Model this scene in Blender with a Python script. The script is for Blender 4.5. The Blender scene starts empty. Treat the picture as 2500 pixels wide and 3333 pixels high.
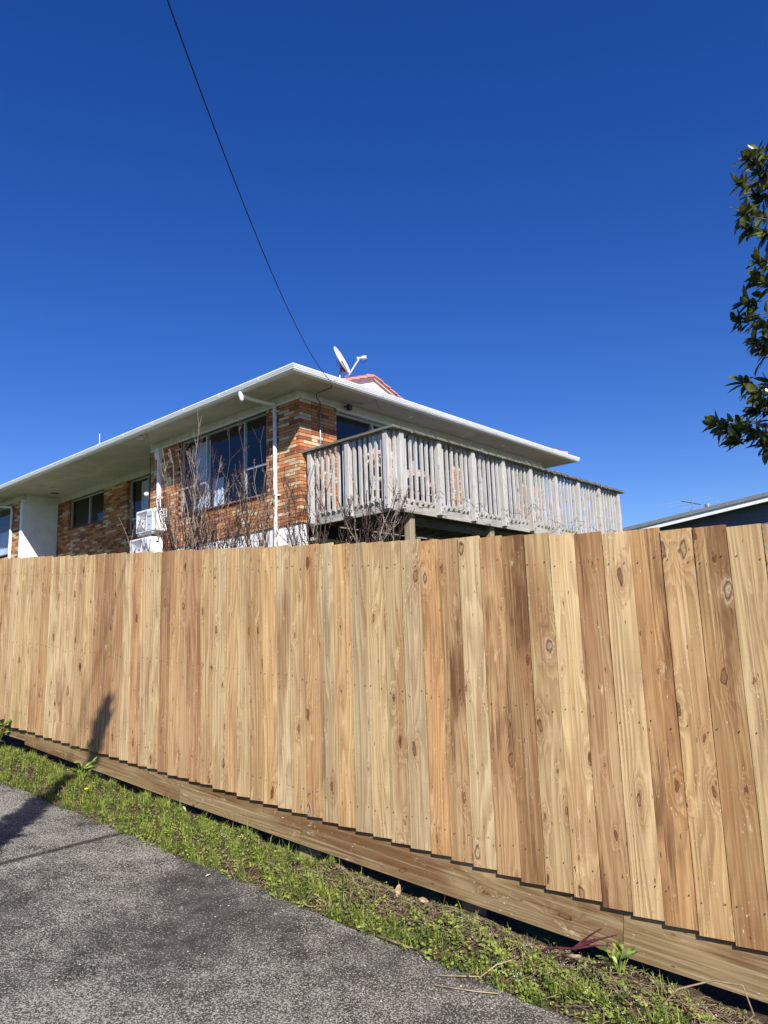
import bpy, bmesh, math, random
from mathutils import Vector, Matrix, Quaternion
R = math.radians
rnd = random.Random(7)
C = bpy.context.scene.collection

# ------------------------------------------------------------------ camera, sky, sun, exposure
scn = bpy.context.scene
ZC = 1.7                                   # camera height above the drive
FPX, PITCH, ROLL = 2438.3, 0.1776, -0.03344
cam = bpy.data.cameras.new('camera'); camo = bpy.data.objects.new('camera', cam); C.objects.link(camo)
cam.sensor_fit = 'VERTICAL'; cam.sensor_height = 24.0; cam.lens = FPX * 24.0 / 3333.0
cam.clip_start = 0.05; cam.clip_end = 3000
fw = Vector((0, math.cos(PITCH), math.sin(PITCH))); u0 = Vector((0, -math.sin(PITCH), math.cos(PITCH))); r0 = Vector((1, 0, 0))
rt = r0 * math.cos(ROLL) + u0 * math.sin(ROLL); up = u0 * math.cos(ROLL) - r0 * math.sin(ROLL)
camo.matrix_world = Matrix(((rt.x, up.x, -fw.x, 0), (rt.y, up.y, -fw.y, 0), (rt.z, up.z, -fw.z, ZC), (0, 0, 0, 1)))
scn.camera = camo

SUNV = Vector((-0.271, 1.190, -1.0)).normalized()      # direction the light travels
SUN_EL = math.asin(-SUNV.z); SUN_AZ = math.atan2(-SUNV.x, -SUNV.y)
w = bpy.data.worlds.new('World'); scn.world = w; w.use_nodes = True
nt = w.node_tree; bg = nt.nodes['Background']
sky = nt.nodes.new('ShaderNodeTexSky'); sky.sky_type = 'NISHITA'; sky.sun_disc = False
sky.sun_elevation = SUN_EL; sky.sun_rotation = SUN_AZ
sky.air_density = 1.0; sky.dust_density = 0.1; sky.ozone_density = 5.0; sky.altitude = 0
hsv = nt.nodes.new('ShaderNodeHueSaturation'); hsv.inputs['Saturation'].default_value = 1.285
hsv.inputs['Hue'].default_value = 0.521
nt.links.new(sky.outputs[0], hsv.inputs['Color']); nt.links.new(hsv.outputs[0], bg.inputs['Color'])
bg.inputs['Strength'].default_value = 0.088
sl = bpy.data.lights.new('sun', 'SUN'); sl.energy = 5.0; sl.angle = R(0.53); sl.color = (1.0, 0.96, 0.89)
so = bpy.data.objects.new('sun', sl); C.objects.link(so); so.rotation_euler = SUNV.to_track_quat('-Z', 'Y').to_euler()
so.location = (6, -20, 30)
scn.view_settings.view_transform = 'Standard'; scn.view_settings.look = 'None'
scn.view_settings.exposure = 0.62; scn.view_settings.gamma = 1; scn.view_settings.use_curve_mapping = False
scn.render.engine = 'CYCLES'

# ------------------------------------------------------------------ node helpers
class NT:
    def __init__(s, name, rough=0.6, spec=0.3):
        s.m = bpy.data.materials.new(name); s.m.use_nodes = True; s.t = s.m.node_tree
        s.b = s.t.nodes['Principled BSDF']; s.b.inputs['Roughness'].default_value = rough
        s.b.inputs['Specular IOR Level'].default_value = spec
    def n(s, ty, **k):
        o = s.t.nodes.new(ty)
        for a, v in k.items(): setattr(o, a, v)
        return o
    def setin(s, sock, v):
        if hasattr(v, 'default_value') or hasattr(v, 'is_output'): s.t.links.new(v, sock)
        else: sock.default_value = v
    def mth(s, op, a, b=0.0, c=0.0, clamp=False):
        o = s.n('ShaderNodeMath', operation=op, use_clamp=clamp)
        s.setin(o.inputs[0], a); s.setin(o.inputs[1], b); s.setin(o.inputs[2], c); return o.outputs[0]
    def vec(s, x, y, z):
        o = s.n('ShaderNodeCombineXYZ'); s.setin(o.inputs[0], x); s.setin(o.inputs[1], y); s.setin(o.inputs[2], z); return o.outputs[0]
    def vm(s, op, a, b):
        o = s.n('ShaderNodeVectorMath', operation=op); s.setin(o.inputs[0], a); s.setin(o.inputs[1], b); return o.outputs[0]
    def noise(s, v, scale=5, det=2, rough=.5, dist=0):
        o = s.n('ShaderNodeTexNoise'); s.setin(o.inputs['Vector'], v); o.inputs['Scale'].default_value = scale
        o.inputs['Detail'].default_value = det; o.inputs['Roughness'].default_value = rough; o.inputs['Distortion'].default_value = dist
        return o.outputs['Fac']
    def ramp(s, v, a, b, lo=0.0, hi=1.0, smooth=True):
        o = s.n('ShaderNodeMapRange', clamp=True)
        if smooth: o.interpolation_type = 'SMOOTHSTEP'
        s.setin(o.inputs[0], v); s.setin(o.inputs[1], a); s.setin(o.inputs[2], b); s.setin(o.inputs[3], lo); s.setin(o.inputs[4], hi); return o.outputs[0]
    def mix(s, f, a, b, mode='MIX'):
        o = s.n('ShaderNodeMix', data_type='RGBA', blend_type=mode)
        s.setin(o.inputs[0], f)
        for i, v in ((6, a), (7, b)):
            if isinstance(v, (tuple, list)): v = tuple(v) + (1,) if len(v) == 3 else v
            s.setin(o.inputs[i], v)
        return o.outputs[2]
    def obj(s): return s.n('ShaderNodeTexCoord').outputs['Object']
    def bump(s, h, strength=.3, dist=.01):
        o = s.n('ShaderNodeBump'); o.inputs['Strength'].default_value = strength; o.inputs['Distance'].default_value = dist
        s.setin(o.inputs['Height'], h); s.t.links.new(o.outputs[0], s.b.inputs['Normal'])
    def col(s, v):
        if isinstance(v, (tuple, list)): v = tuple(v) + (1,) if len(v) == 3 else v
        s.setin(s.b.inputs['Base Color'], v); return s.m

def wood(name, base=None, dark=.50, knots=1.0, stain=(.31, .155, .065), core=(.075, .032, .013), grey=False, along='Z', scale=1.0):
    k = NT(name, .62, .25)
    sep = k.n('ShaderNodeSeparateXYZ'); k.t.links.new(k.obj(), sep.inputs[0])
    ax = {'Z': (0, 1, 2), 'X': (2, 1, 0), 'Y': (0, 2, 1)}[along]
    x, y, z = sep.outputs[ax[0]], sep.outputs[ax[1]], sep.outputs[ax[2]]
    oi = k.n('ShaderNodeObjectInfo'); rr = oi.outputs['Random']
    if along != 'Z': x = k.mth('ADD', x, y)
    elif grey: x = k.mth('ADD', x, y)
    x = k.mth('MULTIPLY', x, scale)
    xo = k.mth('ADD', x, k.mth('MULTIPLY', rr, 37.3)); zo = k.mth('ADD', z, k.mth('MULTIPLY', rr, 91.7))
    basec = base if base else oi.outputs['Color']
    # knots: sparse elliptical cells
    kv = k.vec(k.mth('MULTIPLY', xo, 7.3), k.mth('MULTIPLY', zo, 3.0), 0)
    kv = k.vm('ADD', kv, k.vec(k.mth('MULTIPLY', k.noise(kv, 4, 3), .32), k.mth('MULTIPLY', k.noise(k.vm('ADD', kv, (7.1, 3.3, 0)), 5, 3), .22), 0))
    vo = k.n('ShaderNodeTexVoronoi', voronoi_dimensions='2D'); k.t.links.new(kv, vo.inputs['Vector']); vo.inputs['Scale'].default_value = 1
    sc = k.n('ShaderNodeSeparateColor'); k.t.links.new(vo.outputs['Color'], sc.inputs[0])
    gate = k.mth('MULTIPLY', k.ramp(sc.outputs[0], .46, .50), knots)
    d = vo.outputs['Distance']
    size = k.ramp(sc.outputs[1], .25, 1, .035, .155, False)
    dn = k.mth('DIVIDE', d, size)
    infl = k.mth('MULTIPLY', gate, k.mth('POWER', 2.718, k.mth('MULTIPLY', k.mth('MULTIPLY', dn, dn), -.16)))
    # cathedral grain
    g1 = k.noise(k.vec(k.mth('MULTIPLY', xo, 7), k.mth('MULTIPLY', zo, .55), rr), 1, 1.5, .5)
    ph = k.mth('MULTIPLY', g1, k.ramp(rr, 0, 1, 7, 15, False))
    ph = k.mth('ADD', ph, k.mth('MULTIPLY', x, 25)); ph = k.mth('ADD', ph, k.mth('MULTIPLY', infl, 3.2))
    ph = k.mth('ADD', ph, k.mth('MULTIPLY', k.noise(k.vec(k.mth('MULTIPLY', xo, 40), k.mth('MULTIPLY', zo, 2.5), 0), 1, 2), .25))
    fr = k.mth('FRACT', ph)
    ring = k.mth('MULTIPLY', k.ramp(fr, 0, .75), k.ramp(fr, .8, 1, 1, 0))
    fine = k.noise(k.vec(k.mth('MULTIPLY', xo, 260), k.mth('MULTIPLY', zo, 7), 0), 1, 3, .6)
    streak = k.noise(k.vec(k.mth('MULTIPLY', xo, 85), k.mth('MULTIPLY', zo, .8), 6), 1, 3, .65)
    blotch = k.noise(k.vec(k.mth('MULTIPLY', xo, 5.5), k.mth('MULTIPLY', zo, .9), 3), 1, 3, .55)
    blot2 = k.noise(k.vec(k.mth('MULTIPLY', xo, 9), k.mth('MULTIPLY', zo, 3), 9), 1, 4, .6)
    c = basec
    c = k.mix(k.mth('MULTIPLY', ring, k.ramp(blot2, .2, .8, .35, .75)), c, k.mix(1.0, c, (dark, dark * .86, dark * .68), 'MULTIPLY'))
    c = k.mix(k.ramp(blotch, .50, .70, 0, .62), c, stain)
    c = k.mix(k.ramp(blotch, .44, .24, 0, .32), c, (.70, .52, .28) if not grey else (.55, .55, .52))
    c = k.mix(k.ramp(fine, .35, .7, .0, .30), c, k.mix(1.0, c, (.68, .60, .50), 'MULTIPLY'))
    blot3 = k.noise(k.vec(k.mth('ADD', k.mth('MULTIPLY', xo, 9), k.mth('MULTIPLY', streak, 1.6)), k.mth('MULTIPLY', zo, .8), 21), 1, 5, .68)
    c = k.mix(k.mth('MULTIPLY', infl, .38), c, stain)
    if not grey: c = k.mix(k.mth('MULTIPLY', k.ramp(blot3, .49, .62), oi.outputs['Alpha'], clamp=True), c, (.150, .068, .028))
    c = k.mix(k.ramp(streak, .46, .70, 0, .55), c, k.mix(1.0, c, (.58, .44, .30), 'MULTIPLY'))
    c = k.mix(k.ramp(streak, .46, .28, 0, .28), c, (.66, .53, .34) if not grey else (.66, .65, .62))
    # knot rings and core
    kr = k.mth('SINE', k.mth('MULTIPLY', dn, 15.0))
    c = k.mix(k.mth('MULTIPLY', k.mth('MULTIPLY', gate, k.ramp(dn, 2.0, .9)), k.ramp(kr, -.6, 1, .12, .5)), c, stain)
    cd = k.mth('MULTIPLY', gate, k.ramp(dn, .75, .42))
    c = k.mix(k.mth('MULTIPLY', cd, k.ramp(sc.outputs[2], 0, .9, .25, .9)), c, core)
    big = k.mth('MULTIPLY', k.mth('MULTIPLY', gate, k.ramp(sc.outputs[1], .90, .94)), k.ramp(k.mth('ADD', dn, k.mth('MULTIPLY', blot2, 1.4)), 2.6, 1.5))
    if not grey: c = k.mix(k.mth('MULTIPLY', big, k.ramp(kr, -.9, .6, .5, .2)), c, (.70, .56, .36))
    edge = k.mth('MULTIPLY', k.ramp(dn, .5, .72), k.ramp(dn, .98, .76)); edge = k.mth('MULTIPLY', edge, gate)
    c = k.mix(k.mth('MULTIPLY', edge, .9), c, core)
    if not grey: c = k.mix(k.mth('MULTIPLY', k.ramp(k.noise(k.vec(k.mth('MULTIPLY', xo, 12), k.mth('MULTIPLY', zo, 3.5), 44), 1, 4, .7), .62, .72), .55), c, (.74, .58, .36))
    # pale resin flecks, small dark bits and horizontal saw marks
    fl = k.noise(k.vec(k.mth('MULTIPLY', xo, 150), k.mth('MULTIPLY', zo, 42), 5), 1, 1, .5)
    c = k.mix(k.mth('MULTIPLY', k.ramp(fl, .69, .74), k.ramp(blot2, .5, .62, .0, .8)), c, (.78, .70, .55) if not grey else (.6, .6, .58))
    dk = k.noise(k.vec(k.mth('MULTIPLY', xo, 90), k.mth('MULTIPLY', zo, 22), 15), 1, 0, .5)
    c = k.mix(k.ramp(dk, .80, .84, 0, .8), c, core)
    sw = k.noise(k.vec(k.mth('MULTIPLY', xo, 3), k.mth('MULTIPLY', zo, 60), 2), 1, 2, .6)
    c = k.mix(k.ramp(sw, .6, .78, 0, .16), c, (.16, .10, .05))
    sm = k.noise(k.vec(k.mth('MULTIPLY', xo, 4), k.mth('MULTIPLY', zo, 7), 32), 1, 2, .6)
    c = k.mix(k.ramp(sm, .69, .80, 0, .5), c, (.10, .085, .07))
    k.b.inputs['Roughness'].default_value = .62
    h = k.mth('ADD', k.mth('MULTIPLY', fine, .6), k.mth('ADD', k.mth('MULTIPLY', ring, .5), k.mth('MULTIPLY', sw, .3)))
    k.bump(h, .35, .0015)
    return k.col(c)

def plain(name, c, rough=.5, spec=.3, var=.08, scale=6, metal=0, bump=0, dirt=None):
    k = NT(name, rough, spec); k.b.inputs['Metallic'].default_value = metal
    o = k.obj(); n = k.noise(o, scale, 4, .6)
    c2 = tuple(v * (1 - var * 2) for v in c); c3 = tuple(min(1, v * (1 + var)) for v in c)
    cc = k.mix(k.ramp(n, .3, .7), c2, c3)
    if dirt:
        n2 = k.noise(k.vm('MULTIPLY', o, (9, 9, 2.2)), 1, 4, .7)
        cc = k.mix(k.ramp(n2, .55, .8, 0, .5), cc, dirt)
    if bump: k.bump(k.noise(o, scale * 12, 3), bump, .004)
    return k.col(cc)

def glass(name, tint=(.9, .95, 1)):
    m = bpy.data.materials.new(name); m.use_nodes = True; t = m.node_tree; t.nodes.clear()
    out = t.nodes.new('ShaderNodeOutputMaterial'); mx = t.nodes.new('ShaderNodeMixShader')
    tr = t.nodes.new('ShaderNodeBsdfTransparent'); gl = t.nodes.new('ShaderNodeBsdfGlossy'); gl.inputs['Roughness'].default_value = .01
    nz = t.nodes.new('ShaderNodeTexNoise'); nz.inputs['Scale'].default_value = 1.2; bp = t.nodes.new('ShaderNodeBump'); bp.inputs['Distance'].default_value = .004
    t.links.new(nz.outputs[0], bp.inputs['Height']); t.links.new(bp.outputs[0], gl.inputs['Normal'])
    fr = t.nodes.new('ShaderNodeFresnel'); fr.inputs['IOR'].default_value = 1.6
    ad = t.nodes.new('ShaderNodeMath'); ad.operation = 'MULTIPLY_ADD'; ad.inputs[1].default_value = .9; ad.inputs[2].default_value = .02
    t.links.new(fr.outputs[0], ad.inputs[0]); tr.inputs[0].default_value = tint + (1,)
    gm = t.nodes.new('ShaderNodeNewGeometry'); iv = t.nodes.new('ShaderNodeMath'); iv.operation = 'SUBTRACT'; iv.inputs[0].default_value = 1; t.links.new(gm.outputs['Backfacing'], iv.inputs[1])
    ml = t.nodes.new('ShaderNodeMath'); ml.operation = 'MULTIPLY'; t.links.new(ad.outputs[0], ml.inputs[0]); t.links.new(iv.outputs[0], ml.inputs[1]); t.links.new(ml.outputs[0], mx.inputs[0]); t.links.new(tr.outputs[0], mx.inputs[1]); t.links.new(gl.outputs[0], mx.inputs[2])
    t.links.new(mx.outputs[0], out.inputs[0]); return m

def brickmat(name, attr):
    k = NT(name, .8, .15); o = k.obj()
    if attr:
        a = k.n('ShaderNodeAttribute', attribute_name='Col'); c = a.outputs['Color']
    else:
        c = k.n('ShaderNodeObjectInfo').outputs['Color']
    n = k.noise(o, 60, 3, .7); n2 = k.noise(o, 9, 3, .6)
    c = k.mix(k.ramp(n, .35, .7, 0, .45), c, k.mix(1.0, c, (.62, .5, .42), 'MULTIPLY'))
    c = k.mix(k.ramp(n2, .5, .8, 0, .35), c, k.mix(1.0, c, (.55, .42, .35), 'MULTIPLY'))
    k.bump(n, .5, .003); return k.col(c)

def concrete():
    k = NT('weathered_concrete', .85, .2); g = k.n('ShaderNodeNewGeometry').outputs['Position']
    a = k.noise(g, 120, 2, .6, .6); b = k.noise(g, 210, 2, .7); big = k.noise(g, 1.15, 4, .62); mid = k.noise(g, 7, 3, .6); huge = k.noise(g, .45, 2, .5)
    th = k.ramp(k.mth('ADD', k.mth('MULTIPLY', big, .62), k.mth('ADD', k.mth('MULTIPLY', mid, .2), k.mth('MULTIPLY', huge, .3))), .38, .70, .565, .43)
    base = k.mix(k.ramp(mid, .3, .7), (.034, .031, .028), (.070, .064, .058))
    pale = k.mix(k.ramp(b, .3, .7), (.19, .178, .152), (.42, .395, .335))
    sp = k.ramp(k.mth('ADD', k.mth('MULTIPLY', a, .75), k.mth('MULTIPLY', b, .25)), th, k.mth('ADD', th, .11))
    c = k.mix(sp, base, pale)
    c = k.mix(k.ramp(k.noise(g, 2.6, 4, .7),   .50, .75, 0, .32), c, (.040, .036, .034))
    sg = k.n('ShaderNodeSeparateXYZ'); k.t.links.new(g, sg.inputs[0])
    uu = k.mth('ADD', k.mth('MULTIPLY', sg.outputs[0], math.sin(.95288)), k.mth('MULTIPLY', sg.outputs[1], -math.cos(.95288)))
    for jn in (-8.9, -4.47, .05):     # grime worn into the edges of the open joints
        dj = k.mth('ABSOLUTE', k.mth('ADD', k.mth('SUBTRACT', uu, jn), k.mth('MULTIPLY', k.mth('SUBTRACT', mid, .5), .03)))
        c = k.mix(k.mth('MULTIPLY', k.ramp(dj, .035, .012), .8), c, (.022, .020, .018))
    v = k.n('ShaderNodeTexVoronoi'); k.t.links.new(g, v.inputs['Vector']); v.inputs['Scale'].default_value = 26
    vs = k.n('ShaderNodeSeparateColor'); k.t.links.new(v.outputs['Color'], vs.inputs[0])
    gp = k.n('ShaderNodeSeparateXYZ'); k.t.links.new(g, gp.inputs[0])
    spot = k.mth('MULTIPLY', k.ramp(v.outputs['Distance'], .16, .08), k.ramp(vs.outputs[0], .86, .9))
    c = k.mix(spot, c, (.55, .52, .46))
    k.bump(k.mth('ADD', a, k.mth('MULTIPLY', b, .8)), .7, .004); return k.col(c)

def soilmat():
    k = NT('soil', .95, .1); g = k.n('ShaderNodeNewGeometry').outputs['Position']
    a = k.noise(g, 60, 5, .7); b = k.noise(g, 6, 3, .6)
    c = k.mix(k.ramp(a, .3, .7), (.030, .020, .013), (.14, .095, .062)); c = k.mix(k.ramp(b, .5, .7, 0, .6), c, (.07, .045, .028))
    k.bump(a, .9, .02); return k.col(c)

def leafmat(name, c1, c2, rough=.4, spec=.5, trans=.0, vein=False):
    k = NT(name, rough, spec); g = k.n('ShaderNodeNewGeometry').outputs['Position']
    r_ = k.n('ShaderNodeObjectInfo').outputs['Random']
    n = k.noise(k.vm('ADD', g, k.vec(r_, r_, r_)), 14, 2, .6)
    c = k.mix(k.ramp(n, .32, .68), c1, c2)
    k.col(c)
    if trans:
        t = k.t; tl = t.nodes.new('ShaderNodeBsdfTranslucent'); t.links.new(c, tl.inputs[0]); mx = t.nodes.new('ShaderNodeMixShader')
        mx.inputs[0].default_value = trans; t.links.new(k.b.outputs[0], mx.inputs[1]); t.links.new(tl.outputs[0], mx.inputs[2])
        t.links.new(mx.outputs[0], t.nodes['Material Output'].inputs[0])
    return k.m

def soffitmat():
    k = NT('soffit_paint', .7, .2); o = k.obj()
    n = k.noise(o, 1.6, 4, .6); c = k.mix(k.ramp(n, .35, .7), (.52, .49, .45), (.62, .585, .53))
    w_ = k.n('ShaderNodeTexWave'); w_.inputs['Scale'].default_value = .32; w_.inputs['Distortion'].default_value = 9; k.t.links.new(o, w_.inputs['Vector'])
    c = k.mix(k.ramp(w_.outputs['Fac'], .9, 1, 0, .16), c, (.86, .8, .72)); return k.col(c)

M = dict(
    pal=wood('treated_pine', None),
    gravel=wood('treated_pine_rail', (.31, .225, .115), knots=1.0, stain=(.19, .105, .045), along='X', scale=.8),
    grey=wood('weathered_timber', (.56, .56, .56), knots=.7, stain=(.36, .355, .345), core=(.12, .11, .10), grey=True, dark=.68),
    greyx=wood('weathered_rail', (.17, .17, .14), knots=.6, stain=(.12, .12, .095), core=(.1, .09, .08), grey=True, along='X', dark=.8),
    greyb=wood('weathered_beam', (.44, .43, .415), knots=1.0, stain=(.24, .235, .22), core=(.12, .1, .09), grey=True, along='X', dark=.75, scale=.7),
    oldw=wood('dark_old_timber', (.11, .10, .085), knots=.4, stain=(.08, .07, .055), core=(.04, .035, .03), grey=True, along='X', dark=.75),  # darker old timber for the deck's joists, boards and bearer
    postw=wood('timber_post', (.36, .30, .20), knots=.9, stain=(.26, .19, .11), core=(.09, .05, .03), grey=True, dark=.7),
    white=plain('white_paint', (.80, .80, .79), .45, .4, .03, 4, dirt=(.55, .54, .50)),
    gutter=plain('gutter_enamel', (.82, .82, .81), .35, .5, .02, 5),
    frieze=plain('frieze_paint', (.60, .58, .54), .55, .3, .06, 5, dirt=(.45, .45, .40)),
    render=plain('white_render', (.76, .77, .80), .8, .2, .05, 3, bump=.25, dirt=(.58, .60, .62)),
    plinth=plain('painted_plinth', (.80, .80, .79), .8, .2, .06, 4, bump=.3),
    lower=plain('shade_toned_lower_wall', (.42, .43, .36), .8, .2, .06, 3),  # white wall's shade under the deck is put into this olive-grey
    soffit=soffitmat(), mortar=plain('mortar', (.055, .035, .025), .95, .05, .15, 30),
    brick=brickmat('clay_brick', False), brickc=brickmat('clay_brickwork', True),
    alu=plain('window_aluminium', (.50, .51, .52), .4, .5, .05, 8, metal=.3), dark=plain('dark_interior', (.04, .04, .045), .9, .1),
    inner=plain('interior_paint', (.22, .21, .20), .9, .1), glass=glass('window_glass'),
    curtain=leafmat('curtain_fabric', (.72, .72, .74), (.80, .80, .82), .9, .1, .25),
    sill=plain('sill_tile', (.17, .06, .04), .5, .4, .15, 20), tile=plain('terracotta_tile', (.50, .17, .12), .7, .3, .15, 9, bump=.3),
    tilepk=plain('ridge_tile', (.62, .25, .20), .7, .3, .1, 9, bump=.3),
    pvc=plain('white_plastic', (.80, .80, .80), .35, .5, .02, 3), black=plain('black_plastic', (.02, .02, .022), .4, .4),
    blackish=plain('dark_grille', (.07, .07, .075), .5, .4), logo=plain('blue_lettering', (.04, .06, .25), .5, .3),
    panelg=plain('pale_grey_panel', (.52, .53, .58), .4, .4, .02), steel=plain('galvanised_steel', (.45, .46, .47), .35, .5, .1, 20, metal=.7),
    cable=plain('cable_sheath', (.02, .02, .025), .5, .3), nail=plain('nail_steel', (.10, .10, .11), .45, .4, metal=.6),
    concrete=concrete(), soil=soilmat(),
    grass=leafmat('grass_blade', (.10, .16, .022), (.38, .42, .075), .5, .3, .35),
    grass2=leafmat('grass_blade_dark', (.055, .095, .02), (.15, .20, .045), .5, .3, .3),
    weed=leafmat('weed_leaf', (.05, .09, .016), (.30, .36, .065), .45, .4, .25),
    straw=plain('dry_straw', (.33, .25, .155), .8, .2, .25, 15), twig=plain('dead_twig', (.24, .17, .11), .8, .2, .25, 15),
    flower=plain('pale_blue_petal', (.55, .60, .85), .6, .2), yellow=plain('yellow_petal', (.85, .70, .03), .6, .2),
    redstem=plain('crimson_stem', (.10, .022, .028), .5, .4, .2, 30), deadleaf=plain('dead_leaf', (.42, .27, .17), .8, .2, .25, 20), paleleaf=plain('pale_dead_leaf', (.52, .45, .35), .8, .2, .1, 20),
    stem=plain('bare_stem_bark', (.075, .042, .035), .7, .3, .3, 25), stem2=plain('pale_stem_bark', (.27, .21, .17), .7, .3, .25, 25),
    leaf=leafmat('glossy_leaf', (.035, .050, .012), (.17, .18, .045), .25, .6, .30), bark=plain('tree_bark', (.12, .09, .07), .9, .1, .25, 12, bump=.5),
    navy=plain('slate_weatherboard', (.10, .12, .16), .6, .3, .06, 5), roofg=plain('grey_iron_roof', (.20, .205, .21), .5, .4, .06, 6),
    cloth=plain('pink_beige_cloth', (.42, .31, .28), .9, .1, .2, 8, bump=.3), cloth2=plain('brown_cloth', (.16, .09, .08), .9, .1, .25, 8), bulb=plain('clear_bulb', (.4, .4, .38), .2, .6),
    turf=plain('turf', (.07, .10, .03), .9, .1, .3, 3),
)

# ------------------------------------------------------------------ mesh helpers
class MB:
    def __init__(s): s.v = []; s.f = []; s.c = []
    def _add(s, vs, fs, col=None):
        b = len(s.v); s.v += [tuple(v) for v in vs]; s.f += [tuple(b + i for i in f) for f in fs]
        if col is not None: s.c += [col] * len(vs)
        return s
    def box(s, x0, x1, y0, y1, z0, z1, col=None, mat=None):
        vs = [(x, y, z) for z in (z0, z1) for y in (y0, y1) for x in (x0, x1)]
        if mat is not None: vs = [mat @ Vector(v) for v in vs]
        return s._add(vs, [(0, 2, 3, 1), (4, 5, 7, 6), (0, 1, 5, 4), (2, 6, 7, 3), (0, 4, 6, 2), (1, 3, 7, 5)], col)
    def tube(s, pts, r, n=6, cap=True, col=None):
        pts = [Vector(p) for p in pts]; rs = r if isinstance(r, (list, tuple)) else [r] * len(pts)
        prev = None; vs = []
        for i, p in enumerate(pts):
            t = (pts[min(i + 1, len(pts) - 1)] - pts[max(i - 1, 0)])
            t = t.normalized() if t.length > 1e-9 else Vector((0, 0, 1))
            if prev is None: a = t.orthogonal().normalized()
            else:
                a = prev - t * prev.dot(t)
                a = a.normalized() if a.length > 1e-6 else t.orthogonal().normalized()
            prev = a; b = t.cross(a)
            for k in range(n):
                q = 2 * math.pi * k / n; vs.append(p + (a * math.cos(q) + b * math.sin(q)) * rs[i])
        fs = [(i * n + k, i * n + (k + 1) % n, (i + 1) * n + (k + 1) % n, (i + 1) * n + k) for i in range(len(pts) - 1) for k in range(n)]
        if cap: fs += [tuple(reversed(range(n))), tuple((len(pts) - 1) * n + k for k in range(n))]
        return s._add(vs, fs, col)
    def prism(s, poly, a0, a1, axis='y'):      # poly in the two other axes
        n = len(poly); f = {'y': lambda p, a: (p[0], a, p[1]), 'x': lambda p, a: (a, p[0], p[1]), 'z': lambda p, a: (p[0], p[1], a)}[axis]
        vs = [f(p, a0) for p in poly] + [f(p, a1) for p in poly]
        fs = [tuple(range(n)), tuple(reversed(range(n, 2 * n)))] + [(i, i + n, (i + 1) % n + n, (i + 1) % n) for i in range(n)]
        return s._add(vs, fs)
    def quad(s, *p): return s._add(p, [tuple(range(len(p)))])
    def lathe(s, prof, n=16, mat=None):
        vs = []
        for (r, z) in prof:
            for k in range(n):
                q = 2 * math.pi * k / n; v = Vector((r * math.cos(q), r * math.sin(q), z)); vs.append(mat @ v if mat else v)
        fs = [(i * n + k, i * n + (k + 1) % n, (i + 1) * n + (k + 1) % n, (i + 1) * n + k) for i in range(len(prof) - 1) for k in range(n)]
        fs += [tuple(range(n)), tuple((len(prof) - 1) * n + k for k in range(n))]
        return s._add(vs, fs)
    def mesh(s, name, m, smooth=False, bevel=0):
        me = bpy.data.meshes.new(name); me.from_pydata(s.v, [], s.f)
        bm = bmesh.new(); bm.from_mesh(me); bmesh.ops.recalc_face_normals(bm, faces=bm.faces)
        if bevel: bmesh.ops.bevel(bm, geom=list(bm.edges), offset=bevel, segments=1, affect='EDGES', clamp_overlap=True)
        bm.to_mesh(me); bm.free()
        if s.c and not bevel:
            at = me.attributes.new('Col', 'FLOAT_COLOR', 'POINT')
            at.data.foreach_set('color', [x for c in s.c for x in (c[0], c[1], c[2], 1)])
        if smooth: me.polygons.foreach_set('use_smooth', [True] * len(me.polygons))
        if m: me.materials.append(M[m])
        return me
    def build(s, name, m, parent=None, off=(0, 0, 0), smooth=False, bevel=0, **k):
        if off != (0, 0, 0): s.v = [(v[0] + off[0], v[1] + off[1], v[2] + off[2]) for v in s.v]
        return link(name, s.mesh(name, m, smooth, bevel), parent, **k)
def link(name, me, parent=None, loc=None, rot=None, color=None, **k):
    o = bpy.data.objects.new(name, me); C.objects.link(o)
    if parent: o.parent = parent
    if loc is not None: o.location = loc
    if rot is not None: o.rotation_euler = rot
    if color: o.color = tuple(color) + ((1,) if len(color) == 3 else ())
    elif name in ('gravel_board', 'rail'): o.color = (1, 1, 1, .8)
    for a, v in k.items(): o[a] = v
    return o
def thing(name, label, cat, loc=(0, 0, 0), rz=0, group=None):
    o = bpy.data.objects.new(name, None); C.objects.link(o); o.location = loc; o.rotation_euler = (0, 0, rz)
    o['label'] = label; o['category'] = cat; o.empty_display_size = .2
    if group: o['group'] = group
    return o
def tag(o, label, cat, group=None):
    o['label'] = label; o['category'] = cat
    if group: o['group'] = group
    return o

# ------------------------------------------------------------------ frames
YF, YH = 0.95288, 0.83457
FD = Vector((math.sin(YF), -math.cos(YF), 0)); FN = Vector((math.cos(YF), math.sin(YF), 0)); DF = 3.85
def FW(u, n, z): return FD * u + FN * n + Vector((0, 0, z + ZC))       # fence frame (u right, n away, z from the eye)
HC = Vector((-1.50465, 13.32414, 4.59983 + ZC)); HX = Vector((math.cos(YH), math.sin(YH), 0)); HY = Vector((-math.sin(YH), math.cos(YH), 0))
def HW(x, y, z): return HC + HX * x + HY * y + Vector((0, 0, z))
def zg(u):      # lawn and drive fall to the right
    u = max(-26, min(14, u)); return -1.7276 - 0.12995 * u

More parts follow.
